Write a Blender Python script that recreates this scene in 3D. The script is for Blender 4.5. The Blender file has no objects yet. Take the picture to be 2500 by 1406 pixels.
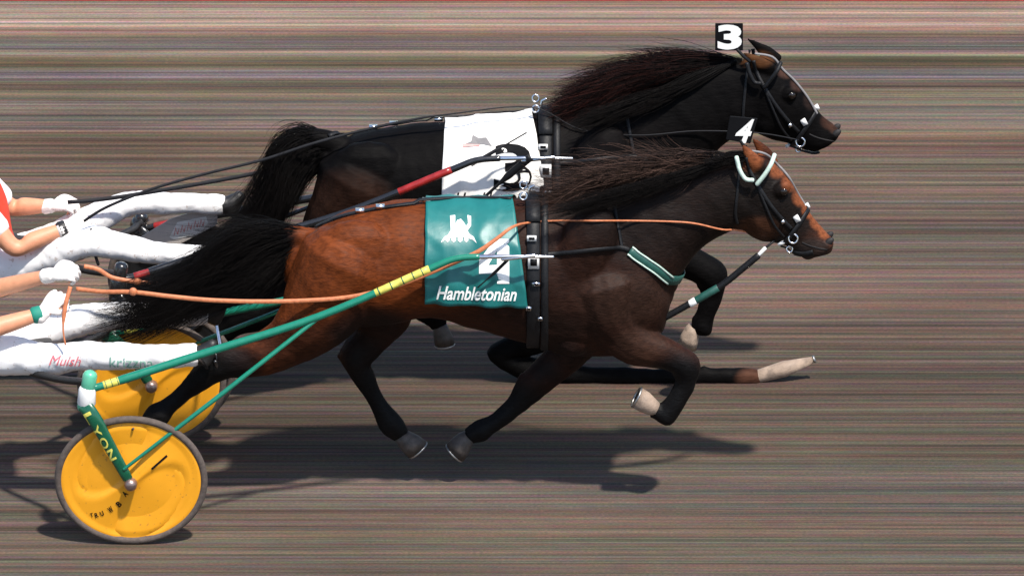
import bpy, bmesh, math, random
from mathutils import Vector, Matrix, noise
from mathutils.bvhtree import BVHTree

random.seed(11)
SC = bpy.context.scene
COL = SC.collection
R = math.radians

# ------------------------------------------------------------------ camera
ELEV = R(22.0)          # finish tower looks down on the track
DIST = 46.0
PPM = 524.0             # photograph pixels per metre at the near horse
TARGET = Vector((0, 0, 1.041))
FWD = Vector((0, math.cos(ELEV), -math.sin(ELEV)))
UP = Vector((0, math.sin(ELEV), math.cos(ELEV)))
CAM = TARGET - FWD * DIST
cd = bpy.data.cameras.new('finish_camera')
co = bpy.data.objects.new('finish_camera', cd)
COL.objects.link(co)
co.location = CAM
co.rotation_euler = (math.pi / 2 - ELEV, 0, 0)
cd.sensor_width = 36.0
cd.lens = 36.0 * DIST / (2500.0 / PPM)
cd.clip_start = 1.0
cd.clip_end = 3000.0
SC.camera = co

# ------------------------------------------------------------------ sky, sun, exposure
SUN_EL, SUN_AZ = R(63), R(32)      # azimuth: degrees to the right of straight behind the camera
w = bpy.data.worlds.new('World')
SC.world = w
w.use_nodes = True
nt = w.node_tree
bg = nt.nodes['Background']
sky = nt.nodes.new('ShaderNodeTexSky')
sky.sky_type = 'NISHITA'
sky.sun_disc = False
sky.sun_elevation = SUN_EL
sky.sun_rotation = R(180) - SUN_AZ
nt.links.new(sky.outputs[0], bg.inputs[0])
bg.inputs[1].default_value = 0.14
sd = bpy.data.lights.new('sun', 'SUN')
sd.energy = 4.4
sd.angle = R(2.5)
sd.color = (1.0, 0.95, 0.87)
so = bpy.data.objects.new('sun', sd)
COL.objects.link(so)
sdir = Vector((math.sin(SUN_AZ) * math.cos(SUN_EL), -math.cos(SUN_AZ) * math.cos(SUN_EL), math.sin(SUN_EL)))
so.rotation_euler = sdir.to_track_quat('Z', 'Y').to_euler()
so.location = (3, -6, 9)
SC.view_settings.view_transform = 'Standard'
SC.view_settings.look = 'None'
SC.view_settings.exposure = 0.55
SC.view_settings.gamma = 1.0
SC.view_settings.use_curve_mapping = False


# ------------------------------------------------------------------ helpers
def ray(px, py):
    return (FWD * DIST + Vector((1, 0, 0)) * ((px - 1250) / PPM) + UP * ((703 - py) / PPM)).normalized()


def at(px, py, Y=0.0):
    d = ray(px, py)
    return CAM + d * ((Y - CAM.y) / d.y)


def ground_at(px, py):
    d = ray(px, py)
    return CAM + d * (-CAM.z / d.z)


CR, SR = math.cos(ELEV), math.sin(ELEV)


def mat(name, col, rough=0.6, metal=0.0, var=0.12, scale=30.0, bump=0.0, bscale=200.0, attr=None, spec=0.5,
        specks=None, stretch=None, coat=0.0):
    m = bpy.data.materials.new(name)
    m.use_nodes = True
    t = m.node_tree
    b = t.nodes['Principled BSDF']
    b.inputs['Roughness'].default_value = rough
    b.inputs['Metallic'].default_value = metal
    b.inputs['Specular IOR Level'].default_value = spec
    if coat:
        b.inputs['Coat Weight'].default_value = coat
        b.inputs['Coat Roughness'].default_value = 0.1
    tc = t.nodes.new('ShaderNodeTexCoord')
    src = tc.outputs['Object']
    if stretch:
        mp = t.nodes.new('ShaderNodeMapping')
        mp.inputs['Scale'].default_value = stretch
        t.links.new(src, mp.inputs[0])
        src = mp.outputs[0]
    n = t.nodes.new('ShaderNodeTexNoise')
    n.inputs['Scale'].default_value = scale
    n.inputs['Detail'].default_value = 5
    t.links.new(src, n.inputs['Vector'])
    mr = t.nodes.new('ShaderNodeMapRange')
    mr.inputs['From Min'].default_value = 0.25
    mr.inputs['From Max'].default_value = 0.75
    mr.inputs['To Min'].default_value = 1 - var
    mr.inputs['To Max'].default_value = 1 + var
    t.links.new(n.outputs[0], mr.inputs[0])
    mx = t.nodes.new('ShaderNodeMix')
    mx.data_type = 'RGBA'
    mx.blend_type = 'MULTIPLY'
    mx.inputs[0].default_value = 1.0
    if attr:
        at_ = t.nodes.new('ShaderNodeAttribute')
        at_.attribute_name = attr
        t.links.new(at_.outputs['Color'], mx.inputs[6])
    else:
        mx.inputs[6].default_value = (*col, 1)
    t.links.new(mr.outputs[0], mx.inputs[7])
    out = mx.outputs[2]
    if specks:
        v = t.nodes.new('ShaderNodeTexNoise')
        v.inputs['Scale'].default_value = specks[0]
        v.inputs['Detail'].default_value = 3
        t.links.new(tc.outputs['Object'], v.inputs['Vector'])
        rp = t.nodes.new('ShaderNodeMapRange')
        rp.inputs['From Min'].default_value = specks[1]
        rp.inputs['From Max'].default_value = specks[1] + 0.06
        rp.inputs['To Max'].default_value = specks[3]
        t.links.new(v.outputs[0], rp.inputs[0])
        m2 = t.nodes.new('ShaderNodeMix')
        m2.data_type = 'RGBA'
        t.links.new(rp.outputs[0], m2.inputs[0])
        t.links.new(out, m2.inputs[6])
        m2.inputs[7].default_value = (*specks[2], 1)
        out = m2.outputs[2]
    t.links.new(out, b.inputs['Base Color'])
    rr = t.nodes.new('ShaderNodeMapRange')
    rr.inputs['To Min'].default_value = max(0.03, rough - 0.1)
    rr.inputs['To Max'].default_value = min(1, rough + 0.1)
    t.links.new(n.outputs[0], rr.inputs[0])
    t.links.new(rr.outputs[0], b.inputs['Roughness'])
    if bump:
        n2 = t.nodes.new('ShaderNodeTexNoise')
        n2.inputs['Scale'].default_value = bscale
        n2.inputs['Detail'].default_value = 3
        t.links.new(src, n2.inputs['Vector'])
        bp = t.nodes.new('ShaderNodeBump')
        bp.inputs['Strength'].default_value = bump
        bp.inputs['Distance'].default_value = 0.004
        t.links.new(n2.outputs[0], bp.inputs['Height'])
        t.links.new(bp.outputs[0], b.inputs['Normal'])
    return m


M = {
    'coat': mat('horse_coat', (1, 1, 1), 0.58, var=0.45, scale=80, bump=0.6, bscale=130, attr='coat', spec=0.12,
                stretch=(.35, 1, 1)),
    'coat_black': mat('dark_horse_coat', (1, 1, 1), 0.62, var=0.35, scale=70, bump=0.5, bscale=90, attr='coat',
                      spec=0.05, stretch=(.35, 1, 1)),
    'hair': mat('horse_hair', (1, 1, 1), 0.55, var=0.25, scale=60, attr='tone', spec=0.06),
    'hoof': mat('hoof_horn', (0.3, 0.22, 0.165), 0.7, var=0.3, scale=25, bump=0.4, bscale=120, specks=(14, 0.55, (0.13, 0.095, 0.075), 0.5)),
    'hoof_dark': mat('dark_hoof_horn', (0.05, 0.04, 0.035), 0.6, var=0.5, scale=40, bump=0.4, bscale=120),
    'shoe': mat('horseshoe_metal', (0.35, 0.34, 0.33), 0.45, 1.0),
    'eye': mat('eye_gloss', (0.01, 0.006, 0.004), 0.05),
    'dark': mat('nostril_skin', (0.008, 0.006, 0.006), 0.7),
    'leather': mat('black_leather', (0.007, 0.007, 0.008), 0.5, var=0.3, scale=80, bump=0.3, bscale=250, spec=0.25),
    'rein_black': mat('black_rein_webbing', (0.012, 0.012, 0.014), 0.6, var=0.3, spec=0.2),
    'rein_tan': mat('tan_rein_leather', (0.5, 0.16, 0.065), 0.55, var=0.25, scale=60, bump=0.2),
    'metal': mat('polished_steel', (0.75, 0.75, 0.77), 0.22, 1.0, var=0.1),
    'white_fit': mat('white_plastic', (0.75, 0.74, 0.72), 0.4, var=0.1),
    'green_strap': mat('green_webbing', (0.012, 0.07, 0.055), 0.5, var=0.2),
    'pale_green': mat('pale_green_rope', (0.5, 0.62, 0.53), 0.6, var=0.2, scale=120),
    'cloth_green': mat('green_saddle_cloth', (0.008, 0.135, 0.128), 0.42, var=0.12, scale=14, bump=0.5, bscale=16),
    'cloth_white': mat('white_saddle_cloth', (0.8, 0.77, 0.72), 0.6, var=0.05, scale=14, bump=0.25, bscale=40),
    'print_white': mat('white_print', (0.85, 0.84, 0.8), 0.6, var=0.03),
    'print_black': mat('black_print', (0.006, 0.006, 0.007), 0.7, var=0.1, spec=0.08),
    'print_red': mat('red_print', (0.72, 0.16, 0.19), 0.6, var=0.1),
    'print_green': mat('green_print', (0.22, 0.42, 0.33), 0.6, var=0.1),
    'print_grey': mat('grey_print', (0.18, 0.17, 0.17), 0.6, var=0.1),
    'print_pink': mat('pink_print', (0.7, 0.33, 0.3), 0.6, var=0.1),
    'paint_green': mat('green_paint', (0.005, 0.17, 0.105), 0.25, var=0.1, coat=0.5),
    'paint_dkgreen': mat('dark_green_paint', (0.004, 0.085, 0.042), 0.28, var=0.12, coat=0.4),
    'paint_mint': mat('mint_green_paint', (0.1, 0.42, 0.27), 0.3, var=0.1, coat=0.3),
    'paint_yellow': mat('yellow_paint', (0.6, 0.54, 0.1), 0.4, var=0.3),
    'paint_black': mat('black_paint', (0.012, 0.012, 0.013), 0.25, var=0.2, coat=0.5),
    'paint_red': mat('red_paint', (0.27, 0.014, 0.012), 0.4, var=0.3, coat=0.2),
    'disc_yellow': mat('yellow_wheel_disc', (0.78, 0.33, 0.012), 0.45, var=0.06, scale=8,
                       specks=(60, 0.66, (0.3, 0.13, 0.03), 0.5), bump=0.05, bscale=60),
    'disc_black': mat('black_wheel_disc', (0.012, 0.012, 0.013), 0.35, var=0.2),
    'tyre': mat('tyre_rubber', (0.085, 0.065, 0.055), 0.85, var=0.35, scale=50, bump=0.4),
    'hub': mat('hub_steel', (0.3, 0.22, 0.2), 0.4, 0.8, var=0.3),
    'trouser': mat('white_trousers', (0.8, 0.78, 0.77), 0.75, var=0.05, scale=12, bump=0.2, bscale=22,
                   specks=(48, 0.62, (0.42, 0.32, 0.26), 0.6)),
    'glove': mat('white_glove', (0.78, 0.72, 0.68), 0.7, var=0.12, scale=60, bump=0.3),
    'skin': mat('skin', (0.62, 0.27, 0.15), 0.5, var=0.1, scale=30, bump=0.15, bscale=150),
    'vest_red': mat('red_jacket', (0.7, 0.045, 0.015), 0.6, var=0.12, bump=0.3, bscale=30),
    'vest_green': mat('green_jacket', (0.01, 0.16, 0.1), 0.6, var=0.12, bump=0.3, bscale=30),
    'white_jacket': mat('white_sleeve', (0.8, 0.78, 0.75), 0.7, var=0.06, bump=0.3, bscale=30),
    'helmet_w': mat('white_helmet', (0.8, 0.8, 0.78), 0.25, var=0.04, coat=0.5),
    'boot': mat('black_boot', (0.015, 0.014, 0.014), 0.5, var=0.3, bump=0.3),
    'band_green': mat('green_wristband', (0.01, 0.2, 0.14), 0.7),
    'flap': mat('pale_vinyl', (0.55, 0.5, 0.46), 0.5, var=0.15, scale=10),
}


def set_parent(o, p):
    o.parent = p
    if p.type == 'EMPTY':
        o.matrix_parent_inverse = Matrix.Translation(-p.location)


def thing(name, label, cat, loc, group=None):
    o = bpy.data.objects.new(name, None)
    o.empty_display_size = 0.1
    COL.objects.link(o)
    o.location = loc
    o['label'] = label
    o['category'] = cat
    if group:
        o['group'] = group
    return o


def mkobj(name, verts, faces, m, parent=None, smooth=True, edges=()):
    me = bpy.data.meshes.new(name)
    me.from_pydata([tuple(v) for v in verts], list(edges), faces)
    me.update()
    if m:
        me.materials.append(m)
    if smooth and len(me.polygons):
        me.polygons.foreach_set('use_smooth', [True] * len(me.polygons))
    o = bpy.data.objects.new(name, me)
    COL.objects.link(o)
    if parent:
        set_parent(o, parent)
    return o


class MB:
    def __init__(s):
        s.v = []
        s.f = []

    def add(s, v, f):
        k = len(s.v)
        s.v += [Vector(p) for p in v]
        s.f += [tuple(i + k for i in q) for q in f]
        return s

    def loft(s, secs, n=20, sub=3, egg=0.0):
        """secs: (centre, axisA, axisB); catmull-rom between them, closed with rounded caps"""
        S = secs
        out = []
        m = len(S)
        for i in range(m - 1):
            p0, p1, p2, p3 = S[max(i - 1, 0)], S[i], S[i + 1], S[min(i + 2, m - 1)]
            for k in range(sub):
                t = k / sub
                out.append(tuple(cr(p0[j], p1[j], p2[j], p3[j], t) for j in range(3)))
        out.append(S[-1])

        def cap(a, b):
            d = a[0] - b[0]
            d = d.normalized() if d.length > 1e-6 else Vector((0, 0, 1))
            r = min(a[1].length, a[2].length)
            return [(a[0] + d * r * 0.35, a[1] * 0.82, a[2] * 0.82), (a[0] + d * r * 0.6, a[1] * 0.45, a[2] * 0.45)]
        head = cap(out[0], out[1])
        tail = cap(out[-1], out[-2])
        out = head[::-1] + out + tail
        base = len(s.v)
        for c, a, b in out:
            for k in range(n):
                th = 2 * math.pi * k / n
                s.v.append(c + a * math.cos(th) + b * (math.sin(th) * (1 - egg * math.cos(th))))
        for i in range(len(out) - 1):
            for k in range(n):
                k2 = (k + 1) % n
                s.f.append((base + i * n + k, base + i * n + k2, base + (i + 1) * n + k2, base + (i + 1) * n + k))
        s.f.append(tuple(base + k for k in range(n))[::-1])
        e = base + (len(out) - 1) * n
        s.f.append(tuple(e + k for k in range(n)))
        return s

    def tube(s, pts, r, n=8, sub=1, flat=1.0, ref=None):
        pts = [Vector(p) for p in pts]
        rr = list(r) if hasattr(r, '__len__') else [r] * len(pts)
        secs = []
        for i, p in enumerate(pts):
            d = (pts[min(i + 1, len(pts) - 1)] - pts[max(i - 1, 0)]).normalized()
            rf = ref or Vector((0, 1, 0))
            if abs(d.dot(rf)) > 0.95:
                rf = Vector((0, 0, 1)) if ref is None else Vector((1, 0, 0))
            a = d.cross(rf).normalized()
            b = a.cross(d).normalized()
            secs.append((p, a * rr[i], b * rr[i] * flat))
        return s.loft(secs, n=n, sub=sub)

    def ellipsoid(s, c, rx, ry, rz, rot=None, n=14, m=8):
        v, f = [], []
        for i in range(1, m):
            ph = math.pi * i / m
            for k in range(n):
                th = 2 * math.pi * k / n
                v.append(Vector((rx * math.sin(ph) * math.cos(th), ry * math.sin(ph) * math.sin(th), rz * math.cos(ph))))
        v += [Vector((0, 0, rz)), Vector((0, 0, -rz))]
        T, B = len(v) - 2, len(v) - 1
        for i in range(m - 2):
            for k in range(n):
                k2 = (k + 1) % n
                f.append((i * n + k, (i + 1) * n + k, (i + 1) * n + k2, i * n + k2))
        for k in range(n):
            k2 = (k + 1) % n
            f.append((T, k, k2))
            f.append((B, (m - 2) * n + k2, (m - 2) * n + k))
        if rot is not None:
            v = [rot @ q for q in v]
        return s.add([q + Vector(c) for q in v], f)

    def box(s, c, hx, hy, hz, rot=None):
        v = [Vector((x * hx, y * hy, z * hz)) for x in (-1, 1) for y in (-1, 1) for z in (-1, 1)]
        if rot is not None:
            v = [rot @ q for q in v]
        f = [(0, 1, 3, 2), (4, 6, 7, 5), (0, 4, 5, 1), (2, 3, 7, 6), (0, 2, 6, 4), (1, 5, 7, 3)]
        return s.add([q + Vector(c) for q in v], f)

    def ring(s, c, Rr, r, ax1, ax2, n=28, m=8):
        v, f = [], []
        nn = ax1.cross(ax2).normalized()
        for i in range(n):
            th = 2 * math.pi * i / n
            d = ax1 * math.cos(th) + ax2 * math.sin(th)
            for k in range(m):
                ph = 2 * math.pi * k / m
                v.append(Vector(c) + d * Rr + (d.normalized() * math.cos(ph) + nn * math.sin(ph)) * r)
        for i in range(n):
            for k in range(m):
                i2, k2 = (i + 1) % n, (k + 1) % m
                f.append((i * m + k, i2 * m + k, i2 * m + k2, i * m + k2))
        return s.add(v, f)

    def build(s, name, m, parent=None, smooth=True):
        return mkobj(name, s.v, s.f, m, parent, smooth)


def cr(p0, p1, p2, p3, t):
    return 0.5 * ((2 * p1) + (p2 - p0) * t + (2 * p0 - 5 * p1 + 4 * p2 - p3) * t * t + (3 * p1 - p0 - 3 * p2 + p3) * t ** 3)


def smooth_path(pts, sub=5):
    pts = [Vector(p) for p in pts]
    out = []
    for i in range(len(pts) - 1):
        for k in range(sub):
            out.append(cr(pts[max(i - 1, 0)], pts[i], pts[i + 1], pts[min(i + 2, len(pts) - 1)], k / sub))
    out.append(pts[-1])
    return out


def remesh(mb, voxel, smooth_it=6, factor=0.5):
    """fuse overlapping closed shells into one continuous skin"""
    o = mkobj('tmp', mb.v, mb.f, None)
    bm = bmesh.new()
    bm.from_mesh(o.data)
    bmesh.ops.recalc_face_normals(bm, faces=bm.faces)
    bm.to_mesh(o.data)
    bm.free()
    r = o.modifiers.new('r', 'REMESH')
    r.mode = 'VOXEL'
    r.voxel_size = voxel
    r.use_smooth_shade = True
    if smooth_it:
        sm = o.modifiers.new('s', 'SMOOTH')
        sm.iterations = smooth_it
        sm.factor = factor
    dg = bpy.context.evaluated_depsgraph_get()
    me = bpy.data.meshes.new_from_object(o.evaluated_get(dg))
    bpy.data.objects.remove(o)
    return me


def link_mesh(name, me, m, parent):
    me.name = name
    me.materials.clear()
    me.materials.append(m)
    me.polygons.foreach_set('use_smooth', [True] * len(me.polygons))
    o = bpy.data.objects.new(name, me)
    COL.objects.link(o)
    set_parent(o, parent)
    return o


def bvh_of(o):
    me = o.data
    return BVHTree.FromPolygons([v.co.copy() for v in me.vertices], [tuple(p.vertices) for p in me.polygons])


def surf(bvh, px, py, off=0.004, Y=None):
    d = ray(px, py)
    h, n, i, dist = bvh.ray_cast(CAM, d)
    if h is None:
        best = min((bvh.find_nearest(at(px, py, -.5 + .06 * k)) for k in range(40)), key=lambda q: q[3])
        return best[0] + best[1] * off, best[1]
    if n.dot(d) > 0:
        n = -n
    return h + n * off, n


def strap(pn, width, thick=0.004, close=False):
    """flat band through (point, normal) pairs"""
    mb = MB()
    P = [p for p, n in pn]
    N = [n for p, n in pn]
    m = len(P)
    v, f = [], []
    for i in range(m):
        if close:
            d = (P[(i + 1) % m] - P[i - 1]).normalized()
        else:
            d = (P[min(i + 1, m - 1)] - P[max(i - 1, 0)]).normalized()
        n = (N[i] - d * N[i].dot(d)).normalized()
        s = d.cross(n).normalized()
        ww = (width[i] if hasattr(width, '__len__') else width) / 2
        v += [P[i] + s * ww, P[i] + s * ww * 0.9 + n * thick, P[i] - s * ww * 0.9 + n * thick, P[i] - s * ww]
    cnt = m if close else m - 1
    for i in range(cnt):
        a, b = i * 4, ((i + 1) % m) * 4
        for k in range(4):
            k2 = (k + 1) % 4
            f.append((a + k, a + k2, b + k2, b + k))
    if not close:
        f += [(3, 2, 1, 0), ((m - 1) * 4, (m - 1) * 4 + 1, (m - 1) * 4 + 2, (m - 1) * 4 + 3)]
    return mb.add(v, f)


def pxpath(pts, step=14):
    """densify a pixel polyline smoothly"""
    P = [Vector((p[0], p[1], p[2] if len(p) > 2 else 0)) for p in pts]
    return smooth_path(P, 6)


def surf_strap(bvh, pts, width, off=0.004, thick=0.004):
    return strap([surf(bvh, q.x, q.y, off) for q in pxpath(pts)], width, thick)


_fonts = {}


def glyphs(text, offset=0.0, shear=0.0, spacing=1.0):
    c = bpy.data.curves.new('t', 'FONT')
    c.body = text
    c.size = 1.0
    c.offset = offset
    c.shear = shear
    c.space_character = spacing
    c.fill_mode = 'BOTH'
    c.resolution_u = 4
    o = bpy.data.objects.new('t', c)
    COL.objects.link(o)
    dg = bpy.context.evaluated_depsgraph_get()
    me = bpy.data.meshes.new_from_object(o.evaluated_get(dg))
    bm = bmesh.new()
    bm.from_mesh(me)
    bmesh.ops.remove_doubles(bm, verts=bm.verts, dist=1e-4)
    bmesh.ops.triangulate(bm, faces=bm.faces)
    for _ in range(2):
        long = [e for e in bm.edges if e.calc_length() > 0.18]
        if not long:
            break
        bmesh.ops.subdivide_edges(bm, edges=long, cuts=1)
        bmesh.ops.triangulate(bm, faces=bm.faces)
    V = [v.co.copy() for v in bm.verts]
    bm.verts.index_update()
    F = [tuple(v.index for v in f.verts) for f in bm.faces]
    bm.free()
    bpy.data.objects.remove(o)
    x0, x1 = min(v.x for v in V), max(v.x for v in V)
    y0, y1 = min(v.y for v in V), max(v.y for v in V)
    return [((v.x - x0) / (x1 - x0), (v.y - y0) / (y1 - y0)) for v in V], F


def print_on(bvh, uvf, box, name, m, parent, off=0.003, tilt=0.0):
    """lay flat print given in 0..1 coordinates on the surface seen in the pixel box"""
    uv, F = uvf
    x0, y0, x1, y1 = box
    cx, cy = (x0 + x1) / 2, (y0 + y1) / 2
    V = []
    for u, v in uv:
        dx, dy = x0 + u * (x1 - x0) - cx, y1 + v * (y0 - y1) - cy
        ca, sa = math.cos(tilt), math.sin(tilt)
        p, n = surf(bvh, cx + dx * ca - dy * sa, cy + dx * sa + dy * ca, off)
        V.append(p)
    return mkobj(name, V, F, m, parent, smooth=False)


def polyprint(poly):
    bm = bmesh.new()
    vs = [bm.verts.new((x, y, 0)) for x, y in poly]
    bm.faces.new(vs)
    bmesh.ops.triangulate(bm, faces=bm.faces)
    for _ in range(3):
        long = [e for e in bm.edges if e.calc_length() > 0.25]
        if not long:
            break
        bmesh.ops.subdivide_edges(bm, edges=long, cuts=1)
        bmesh.ops.triangulate(bm, faces=bm.faces)
    bm.verts.index_update()
    uv = [(v.co.x, v.co.y) for v in bm.verts]
    F = [tuple(v.index for v in f.verts) for f in bm.faces]
    bm.free()
    return uv, F


def sec(top, bot, b, Y, ext=True):
    """torso/neck/head section from two outline points in the photograph and a half width in metres"""
    mid = at((top[0] + bot[0]) / 2, (top[1] + bot[1]) / 2, Y)
    ux, uy = (top[0] - bot[0]), -(top[1] - bot[1])
    L = math.hypot(ux, uy)
    ux, uy = ux / L, uy / L
    h = L / 2 / PPM
    ax = Vector((ux, 0, uy / CR)).normalized()
    proj = ax.x * ux + ax.z * CR * uy
    k = max(h * h - (b * SR * uy) ** 2, (0.55 * h) ** 2)
    a = math.sqrt(k) / proj
    return (mid, ax * a, Vector((0, b, 0)))


def limb(mb, pts, Y0, flat=0.85, n=14, sub=4):
    """pts: (px, py, radius px, dY)"""
    P = [at(p[0], p[1], Y0 + p[3]) for p in pts]
    secs = []
    for i, p in enumerate(pts):
        d = (P[min(i + 1, len(P) - 1)] - P[max(i - 1, 0)]).normalized()
        a = d.cross(Vector((0, 1, 0))).normalized()
        b = a.cross(d).normalized()
        r = p[2] / PPM
        fl = p[4] if len(p) > 4 else flat
        secs.append((P[i], a * r, b * r * fl))
    mb.loft(secs, n=n, sub=sub)
    # flexor tendon standing off the back of the cannon
    thin = [i for i, p in enumerate(pts) if p[2] < 28 and len(pts) > 6 and i > 3]
    if len(thin) > 1:
        i0, i1 = max(thin[0] - 1, 0), thin[-1]
        T = []
        for i in range(i0, i1 + 1):
            a = secs[i][1]
            a = -a if a.x > 0 else a
            T.append(P[i] + a * 1.0)
        mb.tube(T, .011, n=8, sub=3)
    return P


def lerp3(a, b, t):
    return tuple(x + (y - x) * t for x, y in zip(a, b))


def sstep(e0, e1, x):
    t = max(0, min(1, (x - e0) / (e1 - e0)))
    return t * t * (3 - 2 * t)


def unproject(p):
    """world point -> photograph pixel, used only to measure along the horse's outline"""
    q = p - CAM
    z = q.dot(FWD)
    return 1250 + q.x / z * DIST * PPM, 703 - q.dot(UP) / z * DIST * PPM


# ------------------------------------------------------------------ the track
ALB = 0.45


def track_material():
    m = bpy.data.materials.new('harrowed_track')
    m.use_nodes = True
    t = m.node_tree
    N, L = t.nodes, t.links
    b = N['Principled BSDF']
    b.inputs['Roughness'].default_value = 0.95
    b.inputs['Specular IOR Level'].default_value = 0.15
    tc = N.new('ShaderNodeTexCoord')

    def noise_(sx, sy, scale, detail=3, rough=0.55, off=0.0):
        mp = N.new('ShaderNodeMapping')
        mp.inputs['Scale'].default_value = (sx, sy, 1)
        mp.inputs['Location'].default_value = (off, off * 1.7, 0)
        L.new(tc.outputs['Object'], mp.inputs[0])
        n = N.new('ShaderNodeTexNoise')
        n.noise_dimensions = '2D'
        n.inputs['Scale'].default_value = scale
        n.inputs['Detail'].default_value = detail
        n.inputs['Roughness'].default_value = rough
        L.new(mp.outputs[0], n.inputs['Vector'])
        return n

    def rng(src, a, b_, c, d):
        r = N.new('ShaderNodeMapRange')
        for k, v in zip(('From Min', 'From Max', 'To Min', 'To Max'), (a, b_, c, d)):
            r.inputs[k].default_value = v
        L.new(src, r.inputs[0])
        return r.outputs[0]

    def mix(fac, a, b_, mode='MIX'):
        x = N.new('ShaderNodeMix')
        x.data_type = 'RGBA'
        x.blend_type = mode
        for i, v in ((0, fac), (6, a), (7, b_)):
            if hasattr(v, 'is_linked'):
                L.new(v, x.inputs[i])
            else:
                x.inputs[i].default_value = v if i == 0 else (*v, 1)
        return x.outputs[2]

    fine = noise_(0.005, 1, 30, 4, 0.8)          # harrow lines drawn along the track
    mid = noise_(0.005, 1, 9, 3, 0.6, 4.4)
    tint1 = noise_(0.005, 1, 22, 3, 0.7, 3.1)
    tint2 = noise_(0.005, 1, 27, 3, 0.7, 7.7)
    grain = noise_(1, 2.0, 60, 2, 0.6, 1.3)
    short = noise_(7, 26, 1.0, 3, 0.6, 2.2)
    patch = noise_(0.5, 1, 1.1, 3, 0.5, 9.4)
    # bands of lighter and darker dirt across the width of the track
    lanes = [(12, 150, 128, 112), (30, 190, 164, 154), (60, 182, 155, 145), (76, 160, 122, 104), (88, 150, 116, 94), (95, 120, 112, 114),
             (124, 115, 110, 110), (132, 165, 150, 125), (141, 114, 100, 68), (162, 108, 90, 58), (171, 118, 108, 108), (187, 118, 104, 136),
             (196, 108, 99, 74), (210, 98, 80, 72), (232, 122, 110, 86), (262, 118, 108, 102), (291, 103, 98, 94), (310, 146, 117, 116),
             (326, 118, 104, 78), (346, 112, 82, 68), (382, 122, 97, 82), (520, 110, 95, 86), (620, 118, 100, 92), (700, 126, 101, 92),
             (850, 108, 93, 82), (940, 92, 80, 70), (1060, 100, 84, 74), (1130, 112, 92, 80), (1190, 117, 106, 106), (1300, 112, 97, 85),
             (1400, 104, 93, 86)]
    y_near, y_far = ground_at(1250, 1400).y, ground_at(1250, 12).y
    sx = N.new('ShaderNodeSeparateXYZ')
    L.new(tc.outputs['Object'], sx.inputs[0])
    wob = N.new('ShaderNodeMath')
    L.new(sx.outputs[1], wob.inputs[0])
    L.new(rng(noise_(0.3, 0.3, 1.0, 2, 0.5, 8.8).outputs[0], 0, 1, -.03, .03), wob.inputs[1])
    ramp = N.new('ShaderNodeValToRGB')
    L.new(rng(wob.outputs[0], y_near, y_far, 0, 1), ramp.inputs[0])
    el = ramp.color_ramp.elements
    lin = lambda c: ((c / 255 + .055) / 1.055) ** 2.4
    for k, (py, r, g, b_) in enumerate(lanes[::-1]):
        pos = (ground_at(1250, py).y - y_near) / (y_far - y_near)
        e = el[k] if k < 2 else el.new(pos)
        e.position = max(0.0, min(1.0, pos))
        mn = (lin(r) + lin(g) + lin(b_)) / 3
        mn = mn + (.135 - mn) * .3
        e.color = tuple(ALB * (.5 * mn * q + .5 * lin(v)) for q, v in ((1.2, r), (.975, g), (.82, b_))) + (1,)
    c = ramp.outputs[0]
    c = mix(1.0, c, mix(rng(tint1.outputs[0], 0.4, 0.6, 0, 1), (1.22, .97, .86), (.9, 1.06, .88)), 'MULTIPLY')
    c = mix(1.0, c, mix(rng(tint2.outputs[0], 0.52, 0.66, 0, 1), (1, 1, 1), (.98, .93, 1.24)), 'MULTIPLY')
    c = mix(1.0, c, rng(fine.outputs[0], 0.32, 0.68, 0.5, 1.5), 'MULTIPLY')
    c = mix(1.0, c, rng(mid.outputs[0], 0.3, 0.7, 0.78, 1.22), 'MULTIPLY')
    c = mix(1.0, c, rng(patch.outputs[0], 0.3, 0.7, 0.86, 1.14), 'MULTIPLY')
    c = mix(1.0, c, rng(grain.outputs[0], 0.25, 0.75, 0.84, 1.16), 'MULTIPLY')
    c2 = mix(0.22, c, grain.outputs[1], 'OVERLAY')
    c2 = mix(0.25, c2, short.outputs[1], 'OVERLAY')
    L.new(c2, b.inputs['Base Color'])
    bp = N.new('ShaderNodeBump')
    bp.inputs['Strength'].default_value = 0.35
    bp.inputs['Distance'].default_value = 0.01
    add = N.new('ShaderNodeMath')
    L.new(fine.outputs[0], add.inputs[0])
    L.new(rng(grain.outputs[0], 0, 1, 0, 0.35), add.inputs[1])
    L.new(add.outputs[0], bp.inputs['Height'])
    L.new(bp.outputs[0], b.inputs['Normal'])
    return m


tv = [(-900, -900, 0), (900, -900, 0), (900, 900, 0), (-900, 900, 0)]
track = mkobj('race_track', tv, [(0, 1, 2, 3)], track_material(), smooth=False)
track['kind'] = 'structure'
yl = ground_at(1250, 2).y
red_line = mkobj('painted_line', [(-60, yl - .012, .004), (60, yl - .012, .004), (60, yl + .06, .004), (-60, yl + .06, .004)],
                 [(0, 1, 2, 3)], mat('red_line_paint', (0.34, 0.035, 0.025), 0.8, var=0.3, scale=20), smooth=False)
red_line['kind'] = 'structure'


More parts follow.
